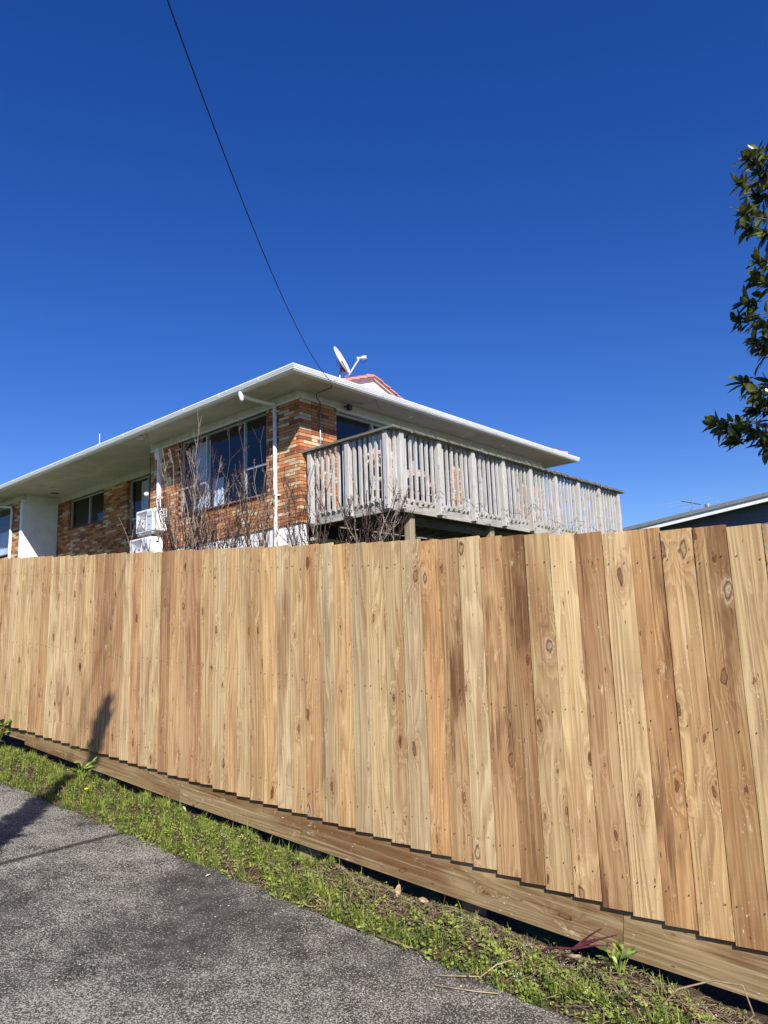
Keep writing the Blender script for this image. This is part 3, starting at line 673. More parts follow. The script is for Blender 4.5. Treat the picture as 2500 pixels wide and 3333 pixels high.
# cables and small fixtures on the house
pipe('service_cable', [(.23, gy + .005, .155), (.33, gy + .10, .142), (.34, -.35, .140), (.30, -.15, .12), (.38, -.06, .09), (.485, -.04, .02), (.498, -.035, -.12)], .007, 6, 'cable')
pipe('conduit', [(.498, -.022, -.11), (.500, -.022, -1.35)], .0135, 8, 'steel')
pipe('insulator', [(.21, gy - .02, .185), (.235, gy + .01, .15)], .02, 8, 'pvc')
pipe('loose_wire', [(1.45, -.60, .14), (1.6, -.5, .10), (1.75, -.42, .06)], .004, 5, 'cable')
pipe('step_cable', [(.0 - .012, 5.182, .15), (-.02, 5.19, 0), (-.014, 5.18, -.3), (-.012, 5.18, -1.1)], .008, 6, 'cable')
MB().lathe([(.0, 0), (.05, .005), (.055, .02), (.02, .03)], 12, Matrix.Translation((.76, -.002, -.79)) @ Matrix.Rotation(R(90), 4, 'X')).build('wall_socket', 'black', house, O)
fl = thing('floodlight', 'small dark floodlight under the white eave above the deck window', 'light', HW(1.19, -.03, .05), YH)
MB().box(-.05, .05, -.13, -.05, -.06, .05).build('lamp_housing', 'black', fl, bevel=.01); MB().box(-.042, .042, -.134, -.1305, -.05, .04).build('lens', 'blackish', fl)
MB().tube([(0, -.02, 0), (0, -.09, 0)], .014, 8).tube([(-.07, -.05, .0), (-.1, -.07, 0)], .018, 8).build('bracket', 'black', fl)
MB().tube([(0, -.01, .03), (.03, -.12, .105), (.3, -.2, .105)], .004, 5).build('cable', 'cable', fl)
cm_ = thing('security_camera', 'small white security camera with a dangling wire under the long left eave', 'camera', HW(-.60, 4.6, .148), YH)
MB().box(-.05, .04, -.035, .035, -.075, -.001).build('housing', 'pvc', cm_, bevel=.008); MB().lathe([(.0, 0), (.02, .0), (.022, .02)], 12, Matrix.Translation((-.052, -.01, -.045)) @ Matrix.Rotation(R(90), 4, 'Y')).build('lens', 'black', cm_)
MB().tube([(0, 0, -.07), (0, -.03, -.12), (.02, -.1, -.13), (.03, -.2, -.06), (.02, -.28, -.01)], .004, 5).build('cable', 'cable', cm_)
sn = thing('motion_sensor', 'small white sensor light fixed to the corner of the recessed wall above the heat pump', 'sensor light', HW(-.02, 5.20, -.98), YH)
MB().tube([(0, 0, -.14), (0, .03, -.02), (-.03, .05, 0)], .014, 8).build('stem', 'black', sn); MB().lathe([(.02, 0), (.05, .02), (.055, .07), (.03, .10)], 12, Matrix.Translation((-.08, .05, -.03)) @ Matrix.Rotation(R(60), 4, 'Y')).build('lamp_head', 'pvc', sn, smooth=True)
MB().tube([(0, 0, -.14), (.01, -.01, -.4)], .006, 5).build('cable', 'cable', sn)
ro = thing('aerial_rod', 'thin upright white aerial rod rising above the left end of the roof', 'aerial', HW(-.4, 6.9, .30), YH)
MB().tube([(0, 0, 0), (0, 0, .45)], .008, 6).build('rod', 'pvc', ro); MB().box(-.05, .05, -.05, .05, -.02, .01).build('foot', 'steel', ro)
# satellite dish
ds = thing('satellite_dish', 'white satellite dish on a curved roof pole with its feed arm pointing right', 'satellite dish', HW(1.25, .2, .55), YH)
nrm = Vector((.392, -.828, .401)).normalized(); maj = Vector((.425, -.236, -.872)); maj = (maj - nrm * maj.dot(nrm)).normalized(); mn = nrm.cross(maj)
dc = Vector((.10, 0, .62)); rot = Matrix((mn, maj, nrm)).transposed().to_4x4(); T = Matrix.Translation(dc) @ rot
b = MB(); N = 32; prf = [(r_ * .30, .05 * (r_ ** 2) - .05) for r_ in (.03, .2, .4, .6, .8, .95, 1)] + [(.308, .004), (.306, -.012)] + [(r_ * .30, .05 * (r_ ** 2) - .062) for r_ in (.95, .8, .6, .4, .2, .03)]
b.lathe(prf, N, T).build('dish', 'pvc', ds, smooth=True)
bk = dc + maj * .10 - nrm * .07
MB().box(-.05, .05, -.10, .12, -.09, -.015, mat=Matrix.Translation(dc + maj * .12) @ rot).build('mount', 'blackish', ds)
MB().tube([(-.02, 0, -.06), (.0, 0, .12), (.03, .01, .26), tuple(dc + maj * .14 - nrm * .10)], .021, 8).build('pole', 'steel', ds, smooth=True)
fp = dc + nrm * .33 + maj * .15; low = dc + maj * .33 - nrm * .02
MB().tube([tuple(low - nrm * .10 ), tuple(low)], .022, 6).tube([tuple(low), tuple(fp - nrm * .0)], .016, 6).build('feed_arm', 'pvc', ds)
lnb = Vector(fp); q = (dc - lnb).normalized()
MB().tube([tuple(lnb - q * .14), tuple(lnb - q * .05), tuple(lnb - q * .04), tuple(lnb + q * .03), tuple(lnb + q * .05)], [.035, .035, .018, .018, .034], 10).build('receiver', 'pvc', ds)
MB().tube([tuple(lnb - q * .12), tuple(lnb - q * .15 + Vector((0, 0, -.06))), tuple(lnb - q * .06 + Vector((0, 0, -.12))), tuple(lnb + Vector((0, 0, -.03)))], .005, 5).tube([tuple(bk), tuple(bk + Vector((-.12, 0, .10))), tuple(bk + Vector((-.14, .0, .0))), tuple(bk + Vector((-.02, 0, -.08))), tuple(bk + Vector((.1, -.05, -.1)))], .006, 5).build('cable', 'cable', ds)

# ------------------------------------------------------------------ heat pumps
def heatpump(label, x0, y0, y1, zt, h, dep=.30):
    W = y1 - y0; t = thing('heat_pump', label, 'air conditioner', HW(x0, y1, zt - h), YH, 'heat pump units stacked on the wall')
    # local: x into the wall, y from 0 (left in view) down to -W, z up
    MB().box(0, dep, -W, 0, 0, h).build('casing', 'pvc', t, bevel=.008)
    MB().box(-.006, -.0005, -W * .86, -W * .60, .03, h - .05).build('side_panel', 'panelg', t)
    fwid = W * .60
    def pt(a, b): return (-.004, -.02 - a * (fwid - .03), .03 + b * (h - .07))
    gr = MB(); sl_ = MB()
    shapes = [[(0, 1.0), (1.0, 1.02), (.95, .80), (.80, .52), (.66, .70), (.40, .86)], [(.42, .72), (.46, .66), (.42, .52), (.22, .36)], [(.5, .5), (.62, .42), (.80, .52), (.56, .30)], [(0, .0), (1.0, .0), (.72, .10), (.42, .28), (.22, .46), (.12, .30)]]
    for s in shapes:
        gr._add([pt(*p) for p in s], [tuple(range(len(s)))])
    grille = gr.build('fan_grille', 'blackish', t)
    for s, (ca, cb), k0 in ((shapes[0], (.78, .55), 9), (shapes[3], (.24, .42), 9)):
        for k in range(k0):
            a = k / (k0 - 1); e = (a * .9 + .05, 1.0 if s is shapes[0] else .015)
            p, q = Vector(pt(*e)), Vector(pt(ca + (a - .5) * .08, cb)); q = p + (q - p) * .82
            sl_.tube([p + Vector((-.003, 0, 0)), q + Vector((-.003, 0, 0))], .0028, 4)
    sl_.build('grille_wires', 'panelg', grille)
    fo = bpy.data.curves.new('brand_text', 'FONT'); fo.body = 'Haier'; fo.size = .085; fo.extrude = .001; fo.align_x = 'CENTER'
    tmp = bpy.data.objects.new('tmp', fo); C.objects.link(tmp); bpy.context.view_layer.update()
    me = bpy.data.meshes.new_from_object(tmp.evaluated_get(bpy.context.evaluated_depsgraph_get())); bpy.data.objects.remove(tmp)
    me.materials.clear(); me.materials.append(M['logo']); fo2 = link('lettering', me, t, (-.0075, -W * .73, h * .62), (R(90), 0, R(-90)))
    MB().box(-.0085, -.0065, -W * .78, -W * .66, h * .28, h * .30).build('model_plate', 'logo', t)
    MB().box(dep * .45, dep * .62, -W - .004, -W - .0005, h * .80, h * .86).build('hand_grip', 'black', t)
    MB().box(.02, .08, -W + .08, -W + .16, -.04, -.001).box(.02, .08, -.16, -.08, -.04, -.001).box(dep - .08, dep - .02, -W + .08, -W + .16, -.04, -.001).box(dep - .08, dep - .02, -.16, -.08, -.04, -.001).build('feet', 'pvc', t)
    MB().box(-.02, .62, -W + .10, -W + .14, -.075, -.042).box(-.02, .62, -.14, -.10, -.075, -.042).box(-.02, .02, -W + .14, -.14, -.075, -.042).build('bracket', 'steel', t)
    return t
heatpump('upper white heat pump unit on a bracket, its whole fan grille in view', -.45, 4.20, 4.97, -1.49, .49)
heatpump('lower white heat pump unit, half hidden by the fence below the other', -.50, 4.27, 5.12, -2.11, .62)

# ------------------------------------------------------------------ DECK
deck = thing('timber_deck', 'raised weathered grey timber deck with slatted balustrade along the front of the house', 'deck', HW(.18, -2.1, -HZ), YH)
DO = (-.18, 2.1, HZ)
RT = -1.012; PB = -2.385; BB = -2.245
def dbox(name, m, b, bev=.003, **k): return MB().box(*b).build(name, m, deck, DO, bevel=bev, **k)
xe = 8.50
# rails
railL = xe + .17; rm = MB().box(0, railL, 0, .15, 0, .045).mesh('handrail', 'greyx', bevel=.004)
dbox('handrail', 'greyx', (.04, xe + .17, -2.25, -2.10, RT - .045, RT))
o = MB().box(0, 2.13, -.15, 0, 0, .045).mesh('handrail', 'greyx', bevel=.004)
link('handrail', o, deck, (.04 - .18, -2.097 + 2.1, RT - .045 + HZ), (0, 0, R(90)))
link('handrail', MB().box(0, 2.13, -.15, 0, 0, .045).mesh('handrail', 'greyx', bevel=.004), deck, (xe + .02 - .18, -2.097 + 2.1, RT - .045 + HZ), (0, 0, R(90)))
# rim beams: the front one is in lengths that show between the posts
def beam(b, along='x'):
    if along == 'x': me_ = MB().box(0, b[1] - b[0], 0, b[3] - b[2], 0, b[5] - b[4]).mesh('rim_beam', 'greyb', bevel=.003); link('rim_beam', me_, deck, (b[0] - .18, b[2] + 2.1, b[4] + HZ))
    else: me_ = MB().box(0, b[3] - b[2], -(b[1] - b[0]), 0, 0, b[5] - b[4]).mesh('rim_beam', 'greyb', bevel=.003); link('rim_beam', me_, deck, (b[0] - .18, b[2] + 2.1, b[4] + HZ), (0, 0, R(90)))
for a, b in ((.18, 2.98), (2.985, 5.8), (5.805, xe + .09)): beam((a, b, -2.10, -2.055, -2.41, -2.17))
beam((.18, .225, -2.054, -.03, -2.41, -2.17), 'y'); beam((xe + .045, xe + .09, -2.054, -.03, -2.41, -2.17), 'y')
# posts of the balustrade, each with two bolts
pmesh = MB()
pmesh.v = [(x, y, z) for x in (-.05, .05) for (y, z) in ((0, PB), (.10, PB - .0), (.10, RT - .045), (0, RT - .045))]
pm_ = MB().box(-.05, .05, -.10, -.0005, PB, RT - .046).mesh('baluster_post', 'grey', bevel=.004)
bo = MB().box(-.02, .02, -.104, -.1005, -.02, .02); bo.tube([(0, -.104, 0), (0, -.112, 0)], .009, 6); bo = bo.mesh('bolt', 'steel')
bal = MB(); bal.v = [(-.0225, -.045, BB + .02), (.0225, -.045, BB + .02), (.0225, -.0005, BB - .01), (-.0225, -.0005, BB - .01), (-.0225, -.045, RT - .046), (.0225, -.045, RT - .046), (.0225, -.0005, RT - .046), (-.0225, -.0005, RT - .046)]
bal.f = [(0, 1, 2, 3), (4, 5, 6, 7), (0, 1, 5, 4), (1, 2, 6, 5), (2, 3, 7, 6), (3, 0, 4, 7)]; bal = bal.mesh('baluster', 'grey')
def put(me, x, y, rz=0):
    o = link(me.name.split('.')[0], me, deck, (x - .18, y + 2.1, HZ + rnd.uniform(-.004, .004)), (rnd.uniform(-.002, .002), rnd.uniform(-.003, .003), rz))
    return o
def postat(x, y, rz):
    p = put(pm_, x, y, rz)
    for z in (PB + .05, PB + .19): link('bolt', bo, p, (0, 0, z))
px_ = [.32 + (xe - .08 - .32) * i / 8 for i in range(9)]
for x in px_: postat(x, -2.10, 0)
for a, b in zip(px_, px_[1:]):
    for k in range(1, 7): put(bal, a + (b - a) * k / 7 + rnd.uniform(-.006, .006), -2.10, R(rnd.uniform(-2, 2)))
put(bal, .205, -2.10, 0); put(bal, .18, -2.065, R(-90))
pyl = [-2.02 + .0, -1.12, -.15]
for y in pyl: postat(.18, y, R(-90))
for a, b in zip(pyl, pyl[1:]):
    for k in range(1, 7): put(bal, .18, a + (b - a) * k / 7 + rnd.uniform(-.006, .006), R(-90 + rnd.uniform(-2, 2)))
for y in (-1.7, -1.45, -1.2, -.95, -.7, -.45, -.2): put(bal, xe + .09, y, R(90))
# joists, decking, house posts, under-rail
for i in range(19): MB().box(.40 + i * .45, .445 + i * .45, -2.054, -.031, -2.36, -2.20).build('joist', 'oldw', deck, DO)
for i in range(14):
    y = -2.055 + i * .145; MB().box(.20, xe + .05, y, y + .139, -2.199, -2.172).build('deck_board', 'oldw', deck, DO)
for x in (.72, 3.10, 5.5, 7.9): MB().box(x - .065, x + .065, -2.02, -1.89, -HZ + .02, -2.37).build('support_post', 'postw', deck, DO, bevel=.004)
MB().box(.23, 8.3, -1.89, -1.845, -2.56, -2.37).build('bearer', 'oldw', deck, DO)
# fairy lights wound round the handrail, drooping along the beam
fl = thing('fairy_lights', 'string of small fairy lights wound round the deck handrail', 'string lights', HW(.12, -2.17, RT), YH)
pts = []; n = 460
for i in range(n):
    t = i / n; x = -.05 + t * (xe + .05); q = x * 2 * math.pi / .31 + math.sin(x * 7) * .8
    pts.append((x, -.005 + .088 * math.cos(q), -.022 + .045 * math.sin(q) - (.02 if math.sin(q) < 0 else 0)))
wm = MB().tube(pts, .0035, 4); wm.build('wire', 'cable', fl)
pts = [( -.005 + .088 * math.cos(q := i * .35), .03 + i * .0063, -.022 + .045 * math.sin(q)) for i in range(330)]
MB().tube([(p[0] + .03, p[1], p[2]) for p in pts], .0035, 4).build('wire', 'cable', fl)
bb = MB()
for i in range(55):
    x = rnd.uniform(0, xe); bb.lathe([(.004, 0), (.009, .006), (.007, .016), (.002, .022)], 6, Matrix.Translation((x, rnd.choice((-.10, -.095, .09)), rnd.choice((-.07, .0, -.03, -.05)))))
bb.build('bulbs', 'bulb', fl, kind='stuff')
# climbing tendrils along the base of the balustrade
vt = thing('dry_vine', 'thin dry vine tendrils trailing along the foot of the deck balusters', 'vine', HW(.5, -2.24, -2.1), YH)
for k in range(9):
    x = .1 + k * .85; p = [(x, -.02, rnd.uniform(-.05, .1))]; b = MB()
    for j in range(8): p.append((p[-1][0] + rnd.uniform(.04, .14), -.02 + rnd.uniform(-.02, .01), p[-1][2] + rnd.uniform(-.07, .06)))
    b.tube(p, .004, 4)
    for q in p[1:-1]: b.tube([q, (q[0] + rnd.uniform(-.05, .1), q[1] - .01, q[2] + rnd.uniform(-.08, .12))], .0025, 4)
    b.build('tendril', 'stem', vt)
# swing seat draped in cloth standing on the deck
sw = thing('draped_seat', 'outdoor seat heaped with crumpled pinkish beige cloth on the deck behind the corner posts', 'outdoor seat', HW(1.2, -1.2, -2.17), YH)
def lump(name, cx_, cy_, cz_, rx, ry, rz_, m, amp=.16, n=26, seed=1):
    b = MB(); r2 = random.Random(seed); ph = [r2.uniform(0, 6) for _ in range(6)]
    for i in range(n + 1):
        th = math.pi * i / n
        for j in range(2 * n):
            f_ = 2 * math.pi * j / (2 * n)
            k = 1 + amp * (.5 * math.sin(5 * f_ + ph[0] + 3 * th) + .3 * math.sin(9 * th + ph[1] + 2 * f_) + .25 * math.sin(13 * f_ + ph[2] - 5 * th) + .2 * math.sin(21 * f_ + ph[3] + 7 * th))
            st = math.copysign(abs(math.sin(th)) ** .7, 1)
            b.v.append((cx_ + rx * k * st * math.cos(f_), cy_ + ry * k * st * math.sin(f_), cz_ + rz_ * k * math.cos(th)))
    W = 2 * n
    b.f = [(i * W + j, i * W + (j + 1) % W, (i + 1) * W + (j + 1) % W, (i + 1) * W + j) for i in range(n) for j in range(W)]
    return b.build(name, m, sw, smooth=True)
lump('cloth', .35, .0, .52, .70, .34, .26, 'cloth', .22, seed=2); lump('cloth', -.25, .05, .86, .34, .22, .20, 'cloth', .25, seed=5); lump('cushion', .85, .05, .62, .28, .28, .14, 'cloth2', .15, seed=8); lump('cushion', .3, 0, .30, .75, .33, .08, 'cloth2', .1, seed=9)
MB().tube([(-.5, -.3, 0), (-.5, -.3, .9), (-.52, .3, 1.0), (-.5, .3, 0)], .02, 8).tube([(1.1, -.3, 0), (1.1, -.3, .6), (1.1, .3, .6), (1.1, .3, 0)], .02, 8).tube([(-.5, -.3, .3), (1.1, -.3, .3)], .02, 8).tube([(-.5, .3, .3), (1.1, .3, .3)], .02, 8).tube([(-.5, .3, .98), (1.1, .3, .6)], .018, 8).build('frame', 'black', sw)

# ------------------------------------------------------------------ NEIGHBOUR'S HOUSE
nb = thing('weatherboard_house', 'dark slate weatherboard house with grey roof and white barge board at right', 'house', HW(13, -8.5, -HZ), YH)
def NB(x, y, z): return (x, y + 8.5, z + HZ)
slope = (-.88 + 1.33) / (-4.36 + .15); zk = lambda y: -1.33 + slope * (y + .15)     # top line of the roof verge
ye, yp = .15, -8.5
# boards of the gable wall
z = -3.3; k = 0
while z < zk(yp) - .3:
    yt = min(ye - .4, (z + .02 + .22 + 1.33) / slope - .15 if True else 0)
    ylim = (z + .17 + .30 + 1.33) / slope - .15; ylim = min(ylim, ye - .35)
    if ylim > yp:
        for sgn in (1,):
            b = MB(); b.v = [NB(.012 - .0, yp - (ylim - yp), z), NB(.012, ylim, z), NB(.03, ylim, z + .172), NB(.03, yp - (ylim - yp), z + .172), NB(.045, yp - (ylim - yp), z), NB(.045, ylim, z), NB(.045, ylim, z + .172), NB(.045, yp - (ylim - yp), z + .172)]
            b.f = [(0, 1, 2, 3), (4, 5, 6, 7), (0, 1, 5, 4), (1, 2, 6, 5), (2, 3, 7, 6), (3, 0, 4, 7)]; b.build('weatherboard', 'navy', nb)
    z += .17; k += 1
b = MB(); b.v = [NB(.05, ye - .5, -HZ + .02), NB(.05, ye - .5, zk(ye - .5) - .17), NB(.05, yp, zk(yp) - .17), NB(.05, 2 * yp - ye + .5, zk(ye - .5) - .17), NB(.05, 2 * yp - ye + .5, -HZ + .02)]
b.v += [(v[0] + 9, v[1], v[2]) for v in b.v]; n = 5; b.f = [tuple(range(5)), tuple(range(5, 10))] + [(i, (i + 1) % 5, (i + 1) % 5 + 5, i + 5) for i in range(5)]
b.build('wall', 'navy', nb)
for s in (0, 1):
    def yy(y): return y if s == 0 else 2 * yp - y
    def slab(name, m, x0, x1, d0, d1, ya, yb):
        b = MB(); b.v = [NB(x, yy(y), zk(y) + d) for x in (x0, x1) for (y, d) in ((ya, d0), (ya, d1), (yb, d1), (yb, d0))]
        b.f = [(0, 1, 2, 3), (4, 5, 6, 7), (0, 1, 5, 4), (1, 2, 6, 5), (2, 3, 7, 6), (3, 0, 4, 7)]; return b.build(name, m, nb)
    slab('roof', 'roofg', -.40, 9.2, -.105, .0, ye, yp); slab('barge_board', 'white', -.36, -.33, -.24, -.107, ye - .25, yp)
    slab('soffit', 'navy', -.328, .05, -.17, -.15, ye - .3, yp)
MB().tube([NB(.6, -2.55, zk(-2.55) - .02), NB(.6, -2.55, zk(-2.55) + .10)], .06, 12).tube([NB(.6, -2.55, zk(-2.55) + .10), NB(.6, -2.55, zk(-2.55) + .13)], [.06, .045], 12).tube([NB(.6, -2.55, zk(-2.55) + .13), NB(.6, -2.55, zk(-2.55) + .17), NB(.6, -2.55, zk(-2.55) + .28)], [.045, .085, .085], 12).build('chimney_cowl', 'steel', nb, smooth=False)
an = thing('tv_aerial', 'thin television aerial on a braced pole standing on the grey roof', 'aerial', HW(13.9, -2.0, zk(-2.0) - .02), YH)
MB().tube([(0, 0, 0), (0, 0, .62)], .014, 6).tube([(0, .38, -.02), (0, .03, .33)], .012, 6).build('mast', 'steel', an)
b = MB().tube([(-.1, .28, .60), (.1, -.22, .44)], .012, 5)
b.build('boom', 'black', an); b = MB()
for t in (0, .45, 1):
    c_ = Vector((-.1, .28, .60)).lerp(Vector((.1, -.22, .44)), t); l = .8 - .25 * t; dv = Vector((.55, -.8, .13)).normalized()
    b.tube([c_ - dv * l, c_ + dv * l], .0035, 4)
b.build('elements', 'roofg', an)

# ------------------------------------------------------------------ overhead line and pole
A = HW(.21, gy - .02, .18); B = Vector((-1.449, -2.311, 5.048 + ZC)); pts = []
for i in range(61):
    s = 1.5 * i / 60; p = A * (1 - s) + B * s; p.z -= 4 * 1.0517 * s * (1 - s); pts.append(tuple(p))
tag(MB().tube(pts, .0055, 6).build('service_line', 'cable'), 'single black overhead service line sagging down to the corner of the brick house', 'power line')
E_ = Vector(pts[-1]); up_ = thing('utility_pole', 'round timber utility pole behind the camera carrying the black service line', 'pole', (E_.x, E_.y - .15, 0))
MB().tube([(0, 0, -.5), (0, 0, E_.z + .5)], [.15, .11], 12).build('pole_shaft', 'postw', up_); MB().box(-1.1, 1.1, -.06, .06, E_.z + .1, E_.z + .22).build('cross_arm', 'postw', up_)
MB().tube([(0, .11, E_.z), (0, .15, E_.z)], .03, 8).build('insulator', 'pvc', up_)

# ------------------------------------------------------------------ bare shrubs
def shrub(label, x, y, n, h, spread, ymin=-1, thick=.0115, z0=-4.62, lean=(0, 0), mats=('stem', 'stem', 'stem2'), tall=()):
    t = thing('bare_shrub', label, 'shrub', HW(x, y, z0), YH, 'bare winter shrubs between fence and house')
    for i in range(n):
        a = rnd.uniform(0, 2 * math.pi); r_ = rnd.uniform(0, .16); hh = h * rnd.uniform(.62, 1.0) if i not in tall else h * rnd.uniform(1.05, 1.15)
        dx, dy = math.cos(a) * spread * rnd.uniform(.1, 1), math.sin(a) * spread * rnd.uniform(.1, 1)
        p = Vector((math.cos(a) * r_, math.sin(a) * r_, 0)); pts = [p]; K = 12; wob = rnd.uniform(0, 6)
        for k in range(1, K + 1):
            t_ = k / K; pts.append(Vector((p.x + (dx + lean[0]) * t_ ** 1.25 + .035 * math.sin(wob + k * 1.7), p.y + (dy + lean[1]) * t_ ** 1.25 + .035 * math.cos(wob * 2 + k * 1.3), hh * t_)))
        b = MB().tube(pts, [thick * (1.15 - .85 * k / K) for k in range(K + 1)], 5)
        def budded(q0, d, L_, r0_):
            K2 = 5; pp = [q0]
            for k in range(K2): d = (d + Vector((rnd.uniform(-.16, .16), rnd.uniform(-.16, .16), .10))).normalized(); pp.append(pp[-1] + d * L_ / K2)
            b.tube(pp, [r0_ * (1 - .6 * k / K2) for k in range(K2 + 1)], 4)
            for q in pp[1:]:
                for _ in range(2):
                    e = Vector((rnd.uniform(-1, 1), rnd.uniform(-1, 1), rnd.uniform(.2, 1))).normalized(); b.tube([q, q + e * .022], [.0055, .002], 4)
            return pp
        for k in range(3, K):
            for _ in range(rnd.choice((0, 1, 1, 2))):
                d = Vector((rnd.uniform(-1, 1), rnd.uniform(-1, 1), rnd.uniform(.9, 1.9))).normalized(); L_ = rnd.uniform(.15, .62) * (1.15 - .5 * k / K)
                pp = budded(pts[k], d, L_, thick * .48)
                if rnd.random() < .45: budded(pp[2], (d + Vector((rnd.uniform(-.7, .7), rnd.uniform(-.7, .7), 0))).normalized(), L_ * .6, thick * .32)
            for _ in range(3):
                e = Vector((rnd.uniform(-1, 1), rnd.uniform(-1, 1), rnd.uniform(0, 1))).normalized(); b.tube([pts[k], pts[k] + e * .02], [.005, .002], 4)
        b.build('stem', mats[i % len(mats)], t)
    return t
shrub('leftmost bare shrub, leaning left across the heat pumps', -1.25, 2.35, 8, 3.3, .55, lean=(-.1, .45))
shrub('tallest dense bare shrub with pale tips in front of the big window', -1.3, 1.55, 44, 3.9, .7, tall=(0, 1, 2), lean=(0, .25))
shrub('dense bare shrub below the right end of the big window', -1.3, .65, 32, 3.6, .65, tall=(0,))
shrub('slim upright bare shrub in front of the white downpipe and brick corner', -1.3, -.35, 18, 3.5, .5, tall=(0, 1), lean=(0, -.1))
shrub('bare shrub of dark stems in front of the left end of the deck', -.9, -1.2, 17, 3.05, .5)
shrub('rightmost bare shrub fanning right in front of the deck corner', -.75, -2.1, 17, 2.85, .65, lean=(.1, -.45), thick=.0135)
# little climbing rosebush patch at the foot of the brick corner is part of the shrubs' shadow play

# ------------------------------------------------------------------ TREE at right
tree = thing('broadleaf_tree', 'dark glossy leaved tree reaching in from the right edge above the fence', 'tree', (5.3, 6.3, 1.3))
TL = Vector((5.3, 6.3, 1.3))
MB().tube([(0, 0, -1.5), (.05, 0, 1), (-.05, .1, 3), (.1, 0, 5), (.0, .0, 6.2)], [.17, .14, .11, .07, .03], 10).build('trunk', 'bark', tree, smooth=True)
lf = MB(); prof_ = [(0, .004), (.12, .30), (.30, .47), (.5, .5), (.72, .40), (.88, .2), (1.0, .0)]
LW = .42
for (t, w_) in prof_:
    d_ = -.10 * t * t
    lf.v += [(t, -w_ * LW, d_ + .35 * w_ * LW), (t, 0, d_), (t, w_ * LW, d_ + .35 * w_ * LW)]
for i in range(len(prof_) - 1):
    for j in (0, 1): lf.f.append((i * 3 + j, i * 3 + j + 1, i * 3 + j + 4, i * 3 + j + 3))
leafme = MB(); leafme.v = lf.v; leafme.f = lf.f; leafm = leafme.mesh('leaf', 'leaf', smooth=True)
ROS = [(3.183, 5.717, 3.94), (3.337, 5.852, 3.913), (3.44, 6.306, 4.097), (3.454, 6.157, 3.874), (3.12, 5.805, 3.487), (3.397, 6.07, 3.641), (3.495, 6.058, 3.929), (3.325, 5.885, 3.357), (3.468, 6.327, 3.659), (3.301, 5.73, 4.003), (3.392, 6.109, 3.222), (3.401, 6.235, 3.127), (3.444, 6.174, 3.05), (3.355, 6.329, 2.939), (3.329, 6.476, 2.846), (3.564, 6.652, 2.918), (3.353, 6.129, 2.6), (3.439, 6.44, 2.617), (3.513, 6.494, 2.548), (3.18, 6.219, 2.137), (3.159, 5.996, 1.976), (3.652, 6.774, 2.321), (3.256, 6.262, 1.926), (3.357, 6.271, 1.953), (3.144, 6.773, 1.931), (3.109, 6.527, 1.83), (3.159, 6.436, 1.787), (3.354, 6.672, 1.923), (3.109, 6.076, 1.669), (3.478, 6.636, 1.806), (3.09, 6.37, 1.686), (3.248, 6.148, 1.564)]
def rosette(c, axis, n, emit, s=.105):
    axis = axis.normalized(); a = axis.orthogonal().normalized(); b_ = axis.cross(a); ph = rnd.uniform(0, 6)
    for k in range(n):
        q = ph + k * 2.4; til = rnd.uniform(.15, 1.15); d = (a * math.cos(q) + b_ * math.sin(q)) * math.sin(til * 1.2 + .1) + axis * math.cos(til * 1.2 + .1) + Vector((0, 0, -.12)); d.normalize()
        z_ = (axis * .8 + Vector((rnd.uniform(-.5, .5), rnd.uniform(-.5, .5), .5))); z_ = (z_ - d * z_.dot(d)).normalized(); y_ = z_.cross(d)
        L_ = s * rnd.uniform(.7, 1.25); emit(Matrix.Translation(c + axis * rnd.uniform(-.05, .03)) @ Matrix((d * L_, y_ * L_, z_ * L_)).transposed().to_4x4())
cnt = 0; stuffl = MB()
def em_part(m_):
    global cnt
    if cnt < 300: o = link('leaf', leafm, tree); o.matrix_local = m_; cnt += 1
    else: em_stuff(m_)
def em_stuff(m_): stuffl._add([m_ @ Vector(v) for v in lf.v], lf.f)
tw = MB(); hubs = [Vector((4.5, 6.3, ZC + z)) for z in (3.9, 3.5, 3.05, 2.5, 2.0, 1.6)]
for c in ROS:
    c = Vector((c[0], c[1], c[2] + ZC)); hub = min(hubs, key=lambda h_: (h_ - c).length); ax = (c - hub) + Vector((0, 0, .15))
    rosette(c - TL, ax, 9, em_part, .145)
    rosette(c - TL + Vector((.05, .02, -.04)), ax, 6, em_stuff, .135); rosette(c - TL + Vector((.10, .0, .06)), ax, 2, em_stuff, .13)
    mid = (c + hub) / 2 + Vector((rnd.uniform(-.05, .05), rnd.uniform(-.05, .05), rnd.uniform(-.06, .02)))
    tw.tube([hub - TL, mid - TL, c - TL], [.010, .007, .004], 5)
    if rnd.random() < .0: rosette(mid - TL, Vector((rnd.uniform(-1, .3), rnd.uniform(-1, 1), .6)), 5, em_stuff, .13)
for h_ in hubs: tw.tube([(0, .03, h_.z - TL.z - .7), (h_ - TL) * .55 + Vector((0, 0, -.25)), h_ - TL], [.04, .025, .012], 6)
def inview(P):
    v = Vector(P) - Vector((0, 0, ZC)); z_ = v.dot(fw)
    if z_ < .2: return False
    x = v.dot(rt) / z_ * FPX + 1250; y = 1666 - v.dot(up) / z_ * FPX; return x < 2790 and y > -250 and y < 3500 and x > -250
